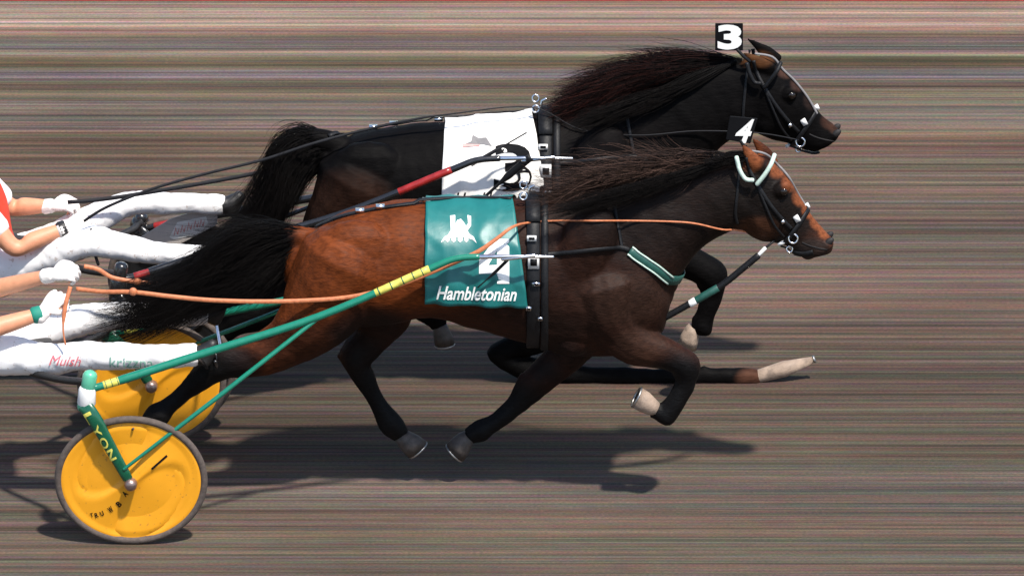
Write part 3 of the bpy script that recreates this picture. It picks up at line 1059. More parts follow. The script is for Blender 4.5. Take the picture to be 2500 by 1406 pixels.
def harness(bvh, Y0, dx, dy, label, breast, breast_mat, trim):
    f = lambda pts: [(p[0] + dx, p[1] + dy) for p in pts]
    x0 = at(1290 + dx, 490 + dy, Y0).x
    root = thing('harness', label, 'harness', (x0, Y0, 0.55))
    zc = at(1290 + dx, 640 + dy, Y0).z
    g = ring_on(bvh, at(1302 + dx, 600 + dy, Y0 - .28).x, Y0, zc, .007, zmin=at(1302 + dx, 838 + dy, Y0).z)
    strap(g, .062, .005, close=True).build('girth', M['leather'], root)
    g2 = ring_on(bvh, at(1330 + dx, 600 + dy, Y0 - .28).x, Y0, zc, .004, zmin=at(1330 + dx, 846 + dy, Y0).z)
    strap(g2, .035, .006, close=True).build('girth_strap', M['leather'], root)
    # saddle tree with turrets
    top = at(1278 + dx, 492 + dy, Y0)
    sp = [q for q in g if q[0].z > zc + .16]
    sp.sort(key=lambda q: q[0].y)
    strap([(p + n * .006, n) for p, n in sp if p.z > max(q[0].z for q in sp) - .09], .07, .012).build('saddle_pad', M['leather'], root)
    zt = max(p.z for p, n in sp)
    for s in (-1, 1):
        MB().ring(Vector((top.x, Y0 + s * .07, zt + .035)), .016, .004, Vector((1, 0, 0)), Vector((0, .3, 1))).build('turret_ring', M['metal'], root)
    MB().tube([Vector((top.x + .02, Y0, zt)), Vector((top.x + .03, Y0, zt + .05)), Vector((top.x + .05, Y0, zt + .06))], .006).build('check_hook', M['metal'], root)
    # crupper strap along the back
    bs = [surf(bvh, q.x, q.y, .004) for q in pxpath(f([(1250, 494), (1150, 492), (1040, 497), (960, 506), (900, 516), (830, 532), (772, 556)]))]
    strap([(p + Vector((0, 0, .016 if i < 14 else 0.002)), n) for i, (p, n) in enumerate(bs)], .022, .005).build('back_strap', M['leather'], root)
    for (x, y) in f([(1042, 495), (930, 510), (880, 520)]):
        p, n = surf(bvh, x, y, .014)
        MB().box(p, .02, .012, .008).build('keeper', M['metal'], root)
    # fittings on the near side
    for (x, y, hx, hz) in [(1296, 584, .022, .012), (1300, 640, .026, .032), (1306, 690, .018, .008), (1290, 746, .012, .009), (1318, 770, .01, .008)]:
        p, n = surf(bvh, x + dx, y + dy, .026)
        MB().box(p, hx, .007, hz).build('buckle', M['white_fit'] if hz > .011 else M['metal'], root)
        MB().box(p + n * .003, hx * .6, .007, hz * .55).build('buckle_opening', M['leather'], root)
    # breast collar
    a = [surf(bvh, q.x, q.y, .006) for q in pxpath(f(breast))]
    far = mirror(a, Y0)
    k = max(2, int(len(a) * .55))
    strap(a[:k + 1], .022, .004).build('breast_collar', M['leather'], root)
    c = [(p + n * .001, n) for p, n in a[k:]]
    end = a[-1][0]
    front = []
    for i in range(1, 6):
        t = i / 6
        yy = end.y + (2 * Y0 - 2 * end.y) * t
        h, nn, q, ds = bvh.ray_cast(Vector((end.x + 1, yy, end.z - .03 * math.sin(math.pi * t))), Vector((-1, 0, 0)))
        if h is not None:
            front.append((h + nn * .007, nn))
    strap(c + front + far[k:][::-1], .05, .007).build('breast_band', breast_mat, root)
    strap(far[:k + 1], .038, .006).build('breast_collar', M['leather'], root)
    if trim:
        for s in (-1, 1):
            tr = []
            for i, (p, n) in enumerate(c):
                d = (c[min(i + 1, len(c) - 1)][0] - c[max(i - 1, 0)][0]).normalized()
                tr.append((p + d.cross(n).normalized() * .02 * s + n * .0075, n))
            strap(tr, .008, .002).build('piping', M['pale_green'], root)
    ns = [surf(bvh, q.x, q.y, .004) for q in pxpath(f([(1500, 500), (1508, 550), (1518, 604)]))]
    strap(ns, .016, .004).build('neck_strap', M['leather'], root)
    return root


har4 = harness(bvh4, 0.0, 0, 0, 'black leather harness with pale piped breast band on the bay horse',
               [(1330, 622), (1400, 615), (1470, 607), (1524, 606), (1560, 628), (1600, 655), (1634, 682)], M['green_strap'], True)
har3 = harness(bvh3, 1.25, 30, -222, 'plain black leather harness on the almost black horse',
               [(1330, 622), (1400, 615), (1470, 607), (1524, 606), (1560, 628), (1590, 650), (1610, 668)], M['leather'], False)


# ------------------------------------------------------------------ bridles and head numbers
def bridle(bvh, Y0, dx, dy, label, band, mid, rows):
    root = thing('bridle', label, 'bridle', at(1870 + dx, 560 + dy, Y0))
    f = lambda pts: [(p[0] + dx, p[1] + dy) + tuple(p[2:]) for p in pts]

    def st(name, pts, wd, m, off=.004):
        a = [surf(bvh, q.x, q.y, off) for q in pxpath(f(pts))]
        strap(a, wd, .004).build(name, m, root)
        strap(mirror(a, Y0), wd, .004).build(name, m, root)
    for q in band:
        MB().tube(smooth_path(W(f(q), Y0), 4), .0105, n=8, ref=Vector((0, 0, 1))).build('brow_rope', mid, root)
    st('cheek_strap', [(1822, 384), (1832, 418), (1850, 452), (1878, 496), (1905, 530), (1932, 558)], .018, M['leather'])
    st('cheek_strap', [(1850, 455), (1868, 500), (1890, 548), (1915, 578)], .012, M['leather'])
    st('noseband', [(1972, 512), (1958, 535), (1944, 555), (1925, 580), (1912, 594)], .022, M['leather'])
    st('throat_latch', [(1815, 384), (1806, 420), (1800, 470), (1796, 520), (1800, 545)], .014, M['leather'])
    # overcheck along the face and back over the poll
    oc = [surf(bvh, x, y, .007)[0] for x, y in f([(1974, 514), (1950, 474), (1922, 434), (1896, 404)])] + W(f([(1868, 376, -.01), (1826, 368, -.01)]), Y0)
    MB().tube(smooth_path(oc, 5), .006, n=6).build('overcheck', M['print_grey'], root)
    for (x, y, r) in [(1936, 580, .021), (1930, 604, .014)]:
        p, n = surf(bvh, x + dx, y + dy, .01)
        MB().ring(p, r, .0045, Vector((1, 0, 0)), Vector((0, .2, 1))).build('bit_ring', M['metal'], root)
    for (x, y, a, b) in [(1944, 533, .012, .016), (1978, 497, .012, .012), (1910, 540, .008, .008), (1908, 590, .016, .007)]:
        p, n = surf(bvh, x + dx, y + dy, .008)
        MB().box(p, a, .006, b, Matrix.Rotation(R(-30), 3, 'Y')).build('fitting', M['white_fit'] if a > .01 else M['metal'], root)
    ch = [surf(bvh, q.x, q.y, .005) for q in pxpath(f([(1905, 604), (1930, 612), (1960, 618), (1985, 614)]))]
    strap(ch, .03, .007).build('chin_strap', M['leather'], root)
    return root


br4 = bridle(bvh4, 0, 0, 0, 'bridle with pale green brow ropes on the bay horse',
             [[(1798, 384, -.1), (1806, 415, -.11), (1820, 437, -.115), (1838, 440, -.12)],
              [(1848, 450, -.12), (1866, 428, -.125), (1882, 402, -.12), (1891, 378, -.09)]], M['pale_green'], 0)
br3 = bridle(bvh3, 1.25, 18, -236, 'black bridle on the almost black horse',
             [[(1806, 392, -.1), (1812, 415, -.11), (1824, 437, -.115), (1838, 440, -.12)],
              [(1848, 450, -.12), (1866, 428, -.125), (1880, 408, -.12), (1888, 390, -.09)]], M['leather'], 0)


def number_plate(label, corners, Y, digit, inner, post, bold):
    """corners tl,tr,br,bl in the photograph"""
    c = W([(x, y) for x, y in corners], Y)
    o = sum(c, Vector()) / 4
    root = thing('head_number', label, 'number plate', W([post[0]], Y)[0])
    th = Vector((0, .008, 0))
    V = [p for p in c] + [p + th for p in c]
    F = [(3, 2, 1, 0), (4, 5, 6, 7), (0, 1, 5, 4), (1, 2, 6, 5), (2, 3, 7, 6), (3, 0, 4, 7)]
    pl = mkobj('plate', V, F, M['print_black'], root, smooth=False)
    bev = pl.modifiers.new('bev', 'BEVEL')
    bev.width = .012 if bold else .004
    bev.segments = 3
    uv, GF = glyphs(digit, .045 if bold else .03)
    tl, tr, br_, bl = [Vector(q) for q in W(inner, Y - .003)]
    GV = [(tl.lerp(tr, u)).lerp(bl.lerp(br_, u), 1 - v) for u, v in uv]
    mkobj('digit', GV, GF, M['print_white'], root, smooth=False)
    MB().tube(W(post, Y), .008, n=8).build('post', M['leather'], root)
    return root


number_plate('black plate with bold white 3 above the far horse\'s poll', [(1746, 58), (1814, 58), (1814, 125), (1746, 125)], 1.17, '3',
             [(1752, 61), (1811, 61), (1811, 122), (1752, 122)], [(1830, 150), (1815, 138), (1800, 122)], True)
number_plate('black plate with slanted white 4 above the bay horse\'s poll', [(1782, 284), (1850, 290), (1832, 352), (1772, 342)], 0.0, '4',
             [(1814, 290), (1846, 292), (1826, 350), (1786, 350)], [(1826, 372), (1818, 360), (1808, 344)], False)


# ------------------------------------------------------------------ head pole of the bay horse
hp = thing('head_pole', 'black and green pole from the bay horse\'s chest to its bit', 'pole', at(1625, 776, -.05))
hpts = W([(1622, 776, -.08), (1690, 738, -.09), (1760, 698, -.09), (1820, 650, -.09), (1850, 625, -.085)], 0)
MB().tube(smooth_path(hpts, 4), .0165, n=10).build('sleeve', M['leather'], hp)
MB().tube(W([(1700, 733, -.09), (1752, 703, -.09)], 0), .0185, n=10).build('green_band', M['green_strap'], hp)
MB().tube(W([(1686, 741, -.09), (1698, 734, -.09)], 0), .0188, n=10).build('white_ring', M['white_fit'], hp)
MB().tube(W([(1850, 625, -.085), (1868, 606, -.08)], 0), .0095, n=8).build('rod', M['white_fit'], hp)
MB().tube(W([(1868, 606, -.08), (1890, 588, -.06)], 0), .006, n=8).build('tie', M['leather'], hp)


# ------------------------------------------------------------------ sulkies
def wheel(parent, C, rx, rz, disc, letters=False, dish=-1):
    """disc wheel; C the hub, dish the sign of the outer side along Y"""
    root = None
    # disc: polar grid with pressed rim and S-shaped swage
    nr, na = 22, 72
    V, F = [], []
    for i in range(nr + 1):
        r = i / nr
        for k in range(na):
            th = 2 * math.pi * k / na
            x, z = r * math.cos(th), r * math.sin(th)
            h = 0.030 * (1 - r) ** 1.2 + 0.002
            # two comma-shaped pressings
            for sg in (1, -1):
                xa, za = sg * x, sg * z
                ca, sa = math.cos(R(52)), math.sin(R(52))
                p, q = xa * ca + za * sa, -xa * sa + za * ca
                e = math.hypot((p - 0.02 - 0.28 * q) / 0.78, (q - 0.44) / 0.40)
                h -= 0.012 * (1 - sstep(.8, 1.0, e))
            h += 0.006 * sstep(.86, .9, r) * (1 - sstep(.95, .99, r))
            V.append(Vector((C.x + x * rx * .955, C.y + dish * h, C.z + z * rz * .955)))
    for i in range(nr):
        for k in range(na):
            k2 = (k + 1) % na
            F.append((i * na + k, i * na + k2, (i + 1) * na + k2, (i + 1) * na + k))
    V2 = [Vector((v.x, 2 * C.y - v.y, v.z)) for v in V]
    n = len(V)
    F2 = [tuple(n + i for i in q) for q in F]
    w_ = mkobj('wheel', V + V2, F + F2, disc, parent)
    MB().ring(C, 1.0, .017, Vector((rx - .017, 0, 0)), Vector((0, 0, rz - .017)), n=80, m=10).build('tyre', M['tyre'], w_)
    MB().tube([C + Vector((0, dish * -.055, 0)), C + Vector((0, dish * .06, 0))], .022, n=16).build('hub', M['hub'], w_)
    vs = C + Vector((rx * .03, dish * .006, rz * .8))
    MB().tube([vs, vs + Vector((.004, dish * .014, .01))], .006, n=6).build('valve', M['tyre'], w_)
    if letters:
        bv = BVHTree.FromPolygons(V, F)
        for ch, x, y, s in (('T', 224, 1256, 5), ('R', 236, 1256, 6), ('U', 249, 1252, 6), ('W', 270, 1243, 8), ('B', 290, 1229, 7), ('A', 305, 1204, 7)):
            print_on(bv, glyphs(ch, .03), (x - s * .7, y - s, x + s * .7, y + s), 'letter', M['print_black'], w_, tilt=-.3 - (x - 224) * .006)
        print_on(bv, polyprint([(0, 0), (1, 0), (1, 1), (0, 1)]), (364, 1125, 414, 1130), 'printed_dash', M['print_black'], w_, tilt=-.72)
    return w_


def sulky(label, dX, dY, near_tip, far_tip, paint, fork_paint, top_paint, band, disc, letters, seat_mat):
    T = Vector((dX, dY, 0))
    P = lambda px, py, Y: at(px, py, Y) + T
    root = thing('sulky', label, 'sulky', Vector((at(320, 1325, 0).x, 0, 0)) + T)
    HW = .59
    SK = .055
    C = P(320, 1168, -HW)
    rx, rz = 186 / PPM, 186 / PPM * .905
    C = Vector((C.x, C.y, rz))
    wheel(root, C, rx, rz, disc, letters)
    C2 = Vector((C.x + SK, dY + HW, rz))
    wheel(root, C2, rx, rz, disc, False, dish=1)
    crown = P(216, 975, -HW)
    top = P(222, 905, -HW)
    MB().tube([C + Vector((0, -.07, 0)), C + Vector((0, .06, 0))], .011, n=10).build('axle', M['hub'], root)
    MB().tube([C2 + Vector((0, -.06, 0)), C2 + Vector((0, .07, 0))], .011, n=10).build('axle', M['hub'], root)

    def flip(v):
        return Vector((v.x + SK, 2 * dY - v.y, v.z if v.z < rz + .2 else rz + .2 + (v.z - rz - .2) * .35))
    for side in (0, 1):
        fl = (lambda v: v) if side == 0 else flip
        # fork crown and legs
        a, b = P(220, 915, -HW), P(213, 955, -HW)
        MB().tube([fl(a), fl(b)], .034, n=14).build('fork_stem', top_paint, root)
        MB().tube([fl(P(213, 950, -HW)), fl(P(211, 984, -HW))], [.04, .043], n=14).build('collar', M['white_fit'] if letters else top_paint, root)
        MB().tube([fl(P(210, 984, -HW)), fl(P(207, 996, -HW))], [.039, .037], n=14).build('collar_cup', top_paint, root)
        for o_, nm in ((-.05, 'fork_leg'), (.05, 'fork_leg')):
            c0, c1 = P(206, 990, -HW + o_ * .5), P(228, 1018, -HW + o_)
            c2 = C + Vector((0, o_, 0))
            s = (c2 - c1).normalized()
            leg = MB().tube([fl(c0), fl(c1), fl(c1.lerp(c2, .5)), fl(c2 - s * .03)], [.036, .034, .029, .025], n=12, sub=3, flat=.42)
            lo = leg.build('fork_leg', fork_paint, root)
            MB().tube([fl(c2 + Vector((0, -.014, 0))), fl(c2 + Vector((0, .014, 0)))], .03, n=14).build('axle_nut', M['hub'], root)
            if side == 0 and o_ < 0 and letters:
                bv = bvh_of(lo)
                for ch, x, y in (('L', 218, 1020), ('Y', 236, 1052), ('O', 254, 1081), ('N', 271, 1110)):
                    print_on(bv, glyphs(ch, .02), (x - 14, y - 9, x + 14, y + 9), 'letter', M['paint_yellow'], lo, tilt=R(64))
        # shaft
        tipy = (near_tip if side == 0 else far_tip)
        path = [(226, 948, -.585), (300, 926, -.56), (480, 868, -.50), (780, 772, -.43), (1040, 660, -.37), (1110, 632, -.352), (1168, 627, -.35)]
        pts = []
        for i, (x, y, yy) in enumerate(path):
            p = P(x, y, yy)
            t = sstep(400, 1168, x)
            if side:
                p = Vector((p.x + SK * (1 - t), 2 * dY - p.y, p.z))
            p.y += (tipy - (dY + (-.35 if side == 0 else .35))) * t
            p.z -= (.2 + .04 * t) * side
            pts.append(p)
        sp = smooth_path(pts, 6)
        rad = [.018 if i < 6 else .0225 - .008 * (i / len(sp)) for i in range(len(sp))]
        sh = MB().tube(sp, rad, n=12).build('shaft', paint, root)
        for (x0, x1) in ((252, 352), (912, 1052)):
            X0, X1 = P(x0, 700, -.45).x + SK * side, P(x1, 700, -.45).x + (SK * side if x1 < 500 else 0)
            seg = [p for p in sp]
            dense = smooth_path(sp, 6)
            seg = [p for p in dense if X0 <= p.x <= X1]
            if len(seg) > 1:
                r_ = .0195 if x0 < 400 else .0185
                bd = MB().tube(seg[::3] + [seg[-1]], r_, n=12).build('painted_band', band, sh)
                if letters:
                    for k in range(5):
                        q = seg[int((k + .5) * len(seg) / 5.6)]
                        q2 = q.lerp(seg[min(int((k + .5) * len(seg) / 5.6) + 1, len(seg) - 1)], .25)
                        MB().tube([q, q2], r_ + .0006, n=12).build('band_mark', fork_paint, sh)
        tip = pts[-1]
        MB().tube([tip - Vector((.02, 0, 0)), tip + Vector((.16, 0, .002)), tip + Vector((.345, 0, .0))], [.0125, .009, .008], n=8).build('shaft_tip', M['metal'], root)
        MB().tube([tip + Vector((.11, 0, -.012)), tip + Vector((.26, 0, .006))], .01, n=8).build('hitch_bar', M['metal'], root)
        # brace from axle to shaft
        e0 = fl(C + Vector((-.03, -.06, .08)))
        e1 = pts[3] + Vector((0, 0, -.004))
        MB().tube([e0, e0.lerp(e1, .5) + Vector((0, 0, -.005)), e1], [.0085, .012, .011], n=8).build('brace', paint, root)
        # stirrup for the foot
        fr = P(505, 872, -.28)
        fr = fl(fr)
        an = pts[2]
        MB().tube([an, an.lerp(fr, .5) + Vector((0, 0, -.02)), fr + Vector((0, 0, -.05))], .009, n=8).build('stirrup_bracket', M['metal'], root)
        MB().tube([fr + Vector((.04, -.05, 0)), fr + Vector((.05, 0, -.05)), fr + Vector((.04, .05, 0))], .008, n=8, sub=3).build('stirrup', M['paint_black'], root)
    # arch between the forks, seat
    a, b = P(222, 900, -HW), None
    arch = [P(218, 935, -HW), P(205, 932, -.5), P(150, 926, -.38), P(80, 910, -.2), P(50, 895, 0)]
    full = arch + [flip(q) for q in arch[:-1]][::-1]
    MB().tube(smooth_path(full, 4), .018, n=10).build('arch', M['boot'], root)
    s0 = P(40, 905, -.02)
    mb = MB()
    mb.loft([(P(-210, 830, 0) + Vector((0, 0, -.02)), Vector((0, 0, .025)), Vector((0, .16, 0))),
             (P(-150, 842, 0) + Vector((0, 0, -.03)), Vector((0, 0, .03)), Vector((0, .2, 0))),
             (P(-40, 850, 0) + Vector((0, 0, -.04)), Vector((0, 0, .035)), Vector((0, .2, 0))),
             (P(60, 838, 0) + Vector((0, 0, -.04)), Vector((0, 0, .03)), Vector((0, .17, 0))),
             (P(120, 832, 0) + Vector((0, 0, -.03)), Vector((0, 0, .02)), Vector((0, .10, 0)))], n=20, sub=4)
    mb.build('seat', seat_mat, root)
    MB().tube([P(50, 872, 0), P(-40, 880, 0), P(-160, 872, 0)], .016, n=8, sub=4).build('seat_rail', paint, root)
    return root


sulky4 = sulky('green two wheeled sulky with yellow disc wheels behind the bay horse', 0, 0, -.35, .35, M['paint_green'], M['paint_dkgreen'],
               M['paint_mint'], M['paint_yellow'], M['disc_yellow'], True, M['boot'])
sulky3 = sulky('black sulky with red banded shafts behind the almost black horse', .095, 1.34, .90, 1.60, M['paint_black'], M['paint_black'],
               M['paint_black'], M['paint_red'], M['disc_black'], False, M['boot'])
# printed vinyl guard hung between shaft and stirrup of the far sulky
gd = W([(300, 606, 0), (415, 535, 0), (532, 498, 0), (530, 548, 0), (420, 606, 0)], 1.62)
gv = gd + [p + Vector((0, .004, 0)) for p in gd]
g_ = mkobj('mud_guard', gv, [(4, 3, 2, 1, 0), (5, 6, 7, 8, 9)] + [(i, (i + 1) % 5, 5 + (i + 1) % 5, 5 + i) for i in range(5)], M['flap'], sulky3, smooth=False)
gb = BVHTree.FromPolygons(gd, [(4, 3, 2, 1, 0)])
print_on(gb, polyprint([(0, .1), (.2, .75), (.95, 1), (1, .7), (.75, .2), (.1, 0)]), (414, 528, 508, 584), 'logo', M['print_white'], g_)
for zx, zy in ((424, 552), (440, 546), (456, 540), (472, 535), (486, 532)):
    print_on(gb, polyprint([(0, 0), (.35, 1), (.6, .3), (1, .9), (.8, .1), (.55, .15), (.4, .7), (.15, .0)]), (zx, zy, zx + 14, zy + 22), 'logo_mark', M['print_pink'], g_, off=.006)


# ------------------------------------------------------------------ drivers
def hand(mb, wrist, d, back, thumb_side, scale=1.0):
    """palm, four curled fingers and a thumb; d towards the knuckles, back = back of the hand"""
    d = d.normalized()
    back = (back - d * back.dot(d)).normalized()
    s = d.cross(back).normalized() * thumb_side
    k = scale
    secs = [(wrist, s * .027 * k, back * .02 * k), (wrist + d * .03 * k, s * .034 * k, back * .021 * k),
            (wrist + d * .065 * k, s * .042 * k, back * .019 * k), (wrist + d * .095 * k, s * .041 * k, back * .016 * k)]
    mb.loft(secs, n=14, sub=3)
    for i, ln in enumerate((.88, 1.0, .95, .76)):
        b0 = wrist + d * (.088 - .004 * abs(i - 1)) * k + s * (.033 - .0222 * i) * k
        ang = R(30 + 6 * i)
        p = [b0]
        dirv = d
        for L_, bend in ((.045, 42), (.028, 66), (.022, 52)):
            ang = R(bend)
            ax = dirv.cross(-back)
            q = Matrix.Rotation(ang, 3, s * (1 if (Matrix.Rotation(.1, 3, s) @ d).dot(-back) > 0 else -1))
            dirv = (q @ dirv).normalized()
            p.append(p[-1] + dirv * L_ * ln * k)
        mb.tube(p, [.0098 * k, .0096 * k, .009 * k, .008 * k], n=8, sub=3)
    b0 = wrist + d * .03 * k + s * .03 * k
    p = [b0, b0 + (d * .6 + s * .7 - back * .2).normalized() * .035 * k, b0 + (d * .9 + s * .45 - back * .5).normalized() * .066 * k,
         b0 + (d * 1.0 + s * .1 - back * .75).normalized() * .088 * k]
    mb.tube(p, [.0135 * k, .0125 * k, .011 * k, .009 * k], n=8, sub=3)


def person(D):
    Y = D['Y']
    P = lambda q: at(q[0], q[1], Y + q[2])
    hip = P(D['hip'])
    root = thing('person', D['label'], 'person', hip - Vector((0, 0, .1)))
    pel, chest, neck, head = hip, P(D['chest']), P(D['neck']), P(D['headp'])
    body = MB()
    ax = (chest - pel).normalized()
    fr = Vector((ax.z, 0, -ax.x))
    tor = [(pel, fr * .12, Vector((0, .16, 0))), (pel.lerp(chest, .4), fr * .11, Vector((0, .145, 0))),
           (pel.lerp(chest, .8), fr * .125, Vector((0, .175, 0))), (chest.lerp(neck, .35), fr * .105, Vector((0, .17, 0))),
           (chest.lerp(neck, .8), fr * .07, Vector((0, .1, 0)))]
    body.loft(tor, n=20)
    hd = (head - neck).normalized()
    body.tube([neck - hd * .06, neck, neck + hd * .08], [.06, .056, .055], n=14, sub=3)
    # head with face looking up the track
    f = Vector((1, 0, -.1)).normalized()
    body.ellipsoid(head, .098, .076, .12)
    body.ellipsoid(head + Vector((.02, 0, -.06)), .075, .06, .07)
    body.ellipsoid(head + Vector((.1, 0, -.015)), .02, .014, .026)
    body.ellipsoid(head + Vector((.092, 0, -.062)), .014, .026, .009)
    body.ellipsoid(head + Vector((.085, 0, -.105)), .022, .028, .02)
    for s in (-1, 1):
        body.ellipsoid(head + Vector((-.005, s * .078, -.015)), .018, .01, .03)
    jack, trou = MB(), MB()
    jack.loft([(c, a * 1.12, b * 1.1) for c, a, b in tor], n=20)
    for key, s in (('near', -1), ('far', 1)):
        A = D[key]
        sh, el, wr, kn = P(A['shoulder']), P(A['elbow']), P(A['wrist']), P(A['knuckle'])
        body.tube([sh, sh.lerp(el, .5), el, el.lerp(wr, .35), wr, wr.lerp(kn, .1)], [.06, .052, .043, .045, .03, .028], n=14, sub=4)
        cut = A.get('sleeve', .55)
        sl = MB()
        sl.tube([sh + (sh - el) * .06, sh.lerp(el, cut * .5), sh.lerp(el, cut)], [.074, .068, .064], n=14, sub=3)
        link_mesh('sleeve', remesh(sl, .011, 3), M[D.get('sleeves', D['jacket'])], root)
        d = kn - wr
        glove = MB()
        hand(glove, wr, d, Vector(A['back']), A['thumb'], 1.08)
        hand(body, wr, d, Vector(A['back']), A['thumb'], .92)
        glove.tube([wr - d.normalized() * .03, wr + d.normalized() * .01], [.037, .036], n=14)
        link_mesh('glove', remesh(glove, .004, 1), M['glove'], root)
        L = [P(q) for q in A['leg']]
        rr = [q[3] / PPM for q in A['leg']]
        trou.tube(L, rr, n=16, sub=4, flat=1.0)
        body.tube([p for p in L], [r * .78 for r in rr], n=12, sub=3)
        # boot
        an, dirv = L[-1], (L[-1] - L[-2]).normalized()
        bo = MB()
        bo.tube([an - dirv * .06, an + dirv * .03, an + dirv * .06 + Vector((0, 0, .02))], [.04, .044, .04], n=12, sub=3)
        bo.tube([an + dirv * .045 + Vector((0, 0, -.03)), an + dirv * .07 + Vector((0, 0, .02)), an + dirv * .09 + Vector((0, 0, .055))],
                [.04, .036, .026], n=12, sub=3)
        link_mesh('boot', remesh(bo, .01, 3), M['boot'], root)
        if A.get('band'):
            e = el.lerp(wr, A['band'][0])
            e2 = el.lerp(wr, A['band'][0] + .09)
            MB().tube([e, e2], [.041, .039], n=16).build('wristband', M[A['band'][1]], root)
    trou.loft([(pel - ax * .05, fr * .13, Vector((0, .17, 0))), (pel + ax * .14, fr * .125, Vector((0, .16, 0)))], n=20)
    b = link_mesh('body', remesh(body, .008, 3), M['skin'], root)
    j = link_mesh('jacket', remesh(jack, .011, 3), M[D['jacket']], root)
    t = link_mesh('trousers', remesh(trou, .011, 3), M['trouser'], root)
    for v in t.data.vertices:
        c_ = v.co
        v.co = c_ + v.normal * (0.007 * noise.noise(Vector((c_.x * 8, c_.y * 9, c_.z * 14))) - .004 * (1 - abs(noise.noise(Vector((c_.x * 15 + c_.z * 12, c_.y * 8, c_.z * 9 - c_.x * 8))) * 1.0)) ** 5)
    hm = MB().ellipsoid(head + Vector((-.012, 0, .045)), .128, .108, .105)
    hm.v = [Vector((q.x, q.y, max(q.z, head.z + .012))) for q in hm.v]
    ho = hm.build('helmet', M['helmet_w'], root)
    pk = MB().ellipsoid(head + Vector((.1, 0, .035)), .06, .085, .008)
    pk.build('visor', M['helmet_w'], ho)
    MB().ellipsoid(head + Vector((.085, 0, .004)), .02, .064, .018).build('goggles', M['eye'], root)
    return root, t


d4, tr4 = person(dict(
    Y=0, label='seated driver in printed white trousers holding tan reins behind the bay horse', hip=(-75, 832, 0), chest=(-230, 640, 0), neck=(-265, 545, 0),
    headp=(-262, 470, 0), jacket='vest_green',
    near=dict(shoulder=(-245, 665, -.19), elbow=(-60, 815, -.27), wrist=(104, 764, -.2), knuckle=(148, 716, -.16), back=(-.3, -.8, .5), thumb=1,
              band=(.88, 'band_green'),
              leg=[(-60, 852, -.1, 70), (60, 872, -.16, 46), (140, 876, -.2, 40), (200, 868, -.22, 37), (300, 870, -.25, 34), (400, 870, -.27, 30), (474, 866, -.28, 32)]),
    far=dict(shoulder=(-225, 600, .19), elbow=(-70, 720, .25), wrist=(122, 672, .1), knuckle=(176, 660, .06), back=(0, -.6, .8), thumb=-1,
             leg=[(-60, 838, .1, 70), (40, 830, .14, 50), (130, 800, .18, 44), (210, 778, .2, 40), (300, 772, .22, 36), (400, 768, .24, 31), (498, 766, .26, 30)])))
tb4 = bvh_of(tr4)
print_on(tb4, glyphs('Muish', .0, .4), (120, 868, 198, 892), 'lettering', M['print_red'], tr4, off=.004, tilt=.03)
print_on(tb4, glyphs('krizzna', .0, 0), (268, 872, 374, 896), 'lettering', M['print_green'], tr4, off=.004, tilt=.02)

d3, tr3 = person(dict(
    Y=1.34, label='seated driver with red jacket and bare forearms behind the almost black horse', hip=(-8, 655, 0), chest=(-62, 470, 0), neck=(-95, 385, 0),
    headp=(-112, 308, 0), jacket='vest_red', sleeves='white_jacket',
    near=dict(shoulder=(-70, 490, -.19), elbow=(36, 606, -.26), wrist=(160, 556, -.2), knuckle=(215, 532, -.15), back=(0, -.7, .7), thumb=1, sleeve=.62,
              band=(.9, 'boot'),
              leg=[(-20, 660, -.1, 64), (80, 640, -.16, 46), (160, 606, -.2, 44), (230, 590, -.22, 40), (300, 604, -.24, 36), (400, 620, -.26, 30), (505, 624, -.27, 27)]),
    far=dict(shoulder=(-60, 425, .19), elbow=(25, 505, .25), wrist=(122, 503, .2), knuckle=(164, 496, .17), back=(0, -.4, .9), thumb=-1, sleeve=.75,
             leg=[(-20, 640, .1, 64), (100, 600, .14, 46), (190, 556, .18, 42), (270, 516, .2, 38), (325, 497, .22, 32), (420, 496, .24, 29), (540, 500, .26, 26)])))
tb3 = bvh_of(tr3)


# ------------------------------------------------------------------ reins and whip
def rein(name, label, pts, wd, m, knots=()):
    P = smooth_path(pts, 6)
    root = thing(name, label, 'rein', P[0])
    nn = [(p, Vector((0, -1, .35)).normalized()) for p in P]
    strap(nn, [wd * (1 - .6 * sstep(.45, .62, i / len(nn))) for i in range(len(nn))], .005).build('strap', m, root)
    for k in knots:
        MB().ellipsoid(k, .02, .014, .02).build('hand_loop', m, root)
    return root


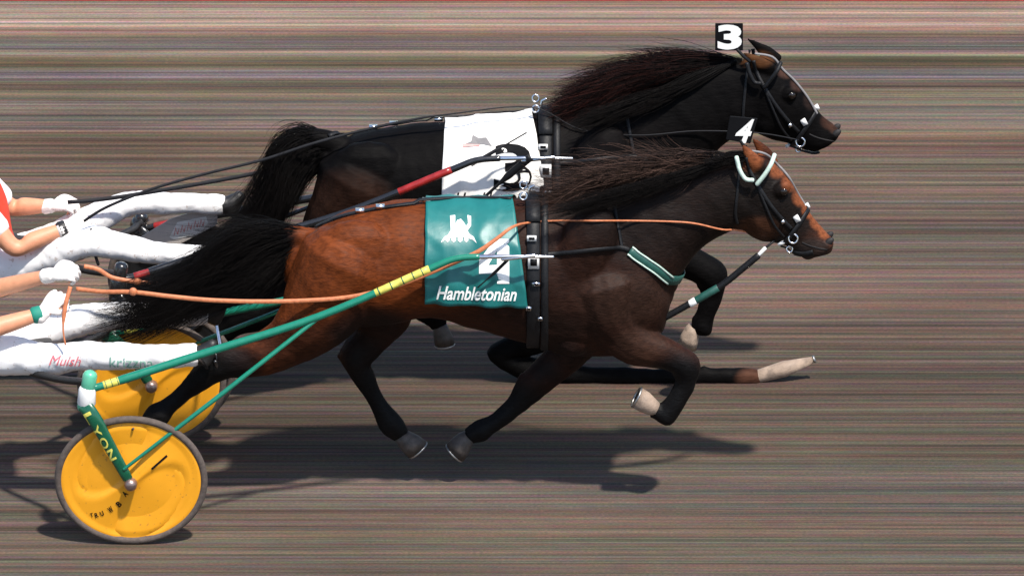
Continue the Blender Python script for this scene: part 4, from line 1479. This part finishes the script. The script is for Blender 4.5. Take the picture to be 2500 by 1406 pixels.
s_ = lambda b, x, y, o=.01: surf(b, x, y, o)[0]
rein('driving_rein', 'tan near side rein hanging past the bay horse\'s rump', W([(186, 705, -.17), (250, 712, -.2), (325, 713, -.24), (420, 724, -.27), (520, 733, -.29), (640, 736, -.3),
     (760, 733, -.31), (860, 724, -.32), (960, 700, -.32), (1060, 662, -.31)], 0) + W([(1160, 618, -.315), (1210, 585, -.30), (1250, 555, -.27)], 0)
     + [s_(bvh4, x, y, .012) for x, y in ((1290, 546), (1360, 541), (1450, 540), (1550, 539), (1650, 541), (1700, 545), (1760, 556))]
     + W([(1800, 562, -.05), (1860, 575, .0), (1932, 588, .0)], 0), .021, M['rein_tan'], W([(325, 712, -.25)], 0))
rein('driving_rein', 'tan far side rein from the upper glove to the bay horse\'s tail', W([(205, 650, .05), (240, 658, .05), (275, 678, .05), (335, 688, .06), (420, 696, .1), (560, 700, .2), (760, 660, .3), (1000, 600, .34), (1250, 540, .3)], 0)
     + W([(1500, 500, .22), (1700, 470, .16), (1930, 560, .09)], 0), .021, M['rein_tan'], W([(335, 688, .05)], 0))
rein('rein_end', 'loose tan rein end hanging from the lower glove over white trousers', W([(172, 700, -.2), (160, 745, -.24), (154, 800, -.27), (160, 842, -.29)], 0), .02, M['rein_tan'])
rein('driving_rein', 'black near side rein rising to the almost black horse\'s back', W([(205, 540, -.16), (260, 506, -.16), (370, 462, -.15), (500, 425, -.14), (640, 391, -.13), (760, 352, -.12), (880, 320, -.1), (1000, 294, -.1), (1100, 279, -.1), (1296, 262, -.07)], 1.25)
     + [s_(bvh3, x, y, .014) for x, y in ((1420, 318), (1560, 330), (1700, 318))] + W([(1850, 325, -.12), (1950, 342, -.08)], 1.25), .014, M['rein_black'])
rein('driving_rein', 'black far side rein beyond the almost black horse', W([(165, 494, .17), (300, 480, .18), (640, 420, .2), (900, 350, .26), (1100, 320, .28), (1296, 300, .27), (1500, 260, .2), (1700, 230, .16), (1940, 325, .09)], 1.25), .02, M['rein_black'])
rein('hold_back_strap', 'thin black strap slanting across the white saddle cloth', W([(1150, 403, -.345), (1210, 368, -.34), (1286, 324, -.315)], 1.25), .018, M['rein_black'])
rein('tie_strap', 'broad black strap under the shaft on the white saddle cloth', W([(1296, 384, -.36), (1240, 430, -.335), (1180, 484, -.335)], 1.25), .036, M['leather'])
rein('tie_strap', 'narrow dark strap across the number on the green saddle cloth', W([(1240, 634, -.345), (1205, 668, -.33), (1166, 702, -.325)], 0), .016, M['leather'])
wh = thing('whip', 'short black whip end hanging between the far driver\'s legs', 'whip', at(238, 640, 1.05))
MB().tube(smooth_path(W([(222, 560, -.24), (226, 590, -.26), (232, 620, -.27), (240, 646, -.27)], 1.34), 4), .0075, n=8).build('stick', M['rein_black'], wh)
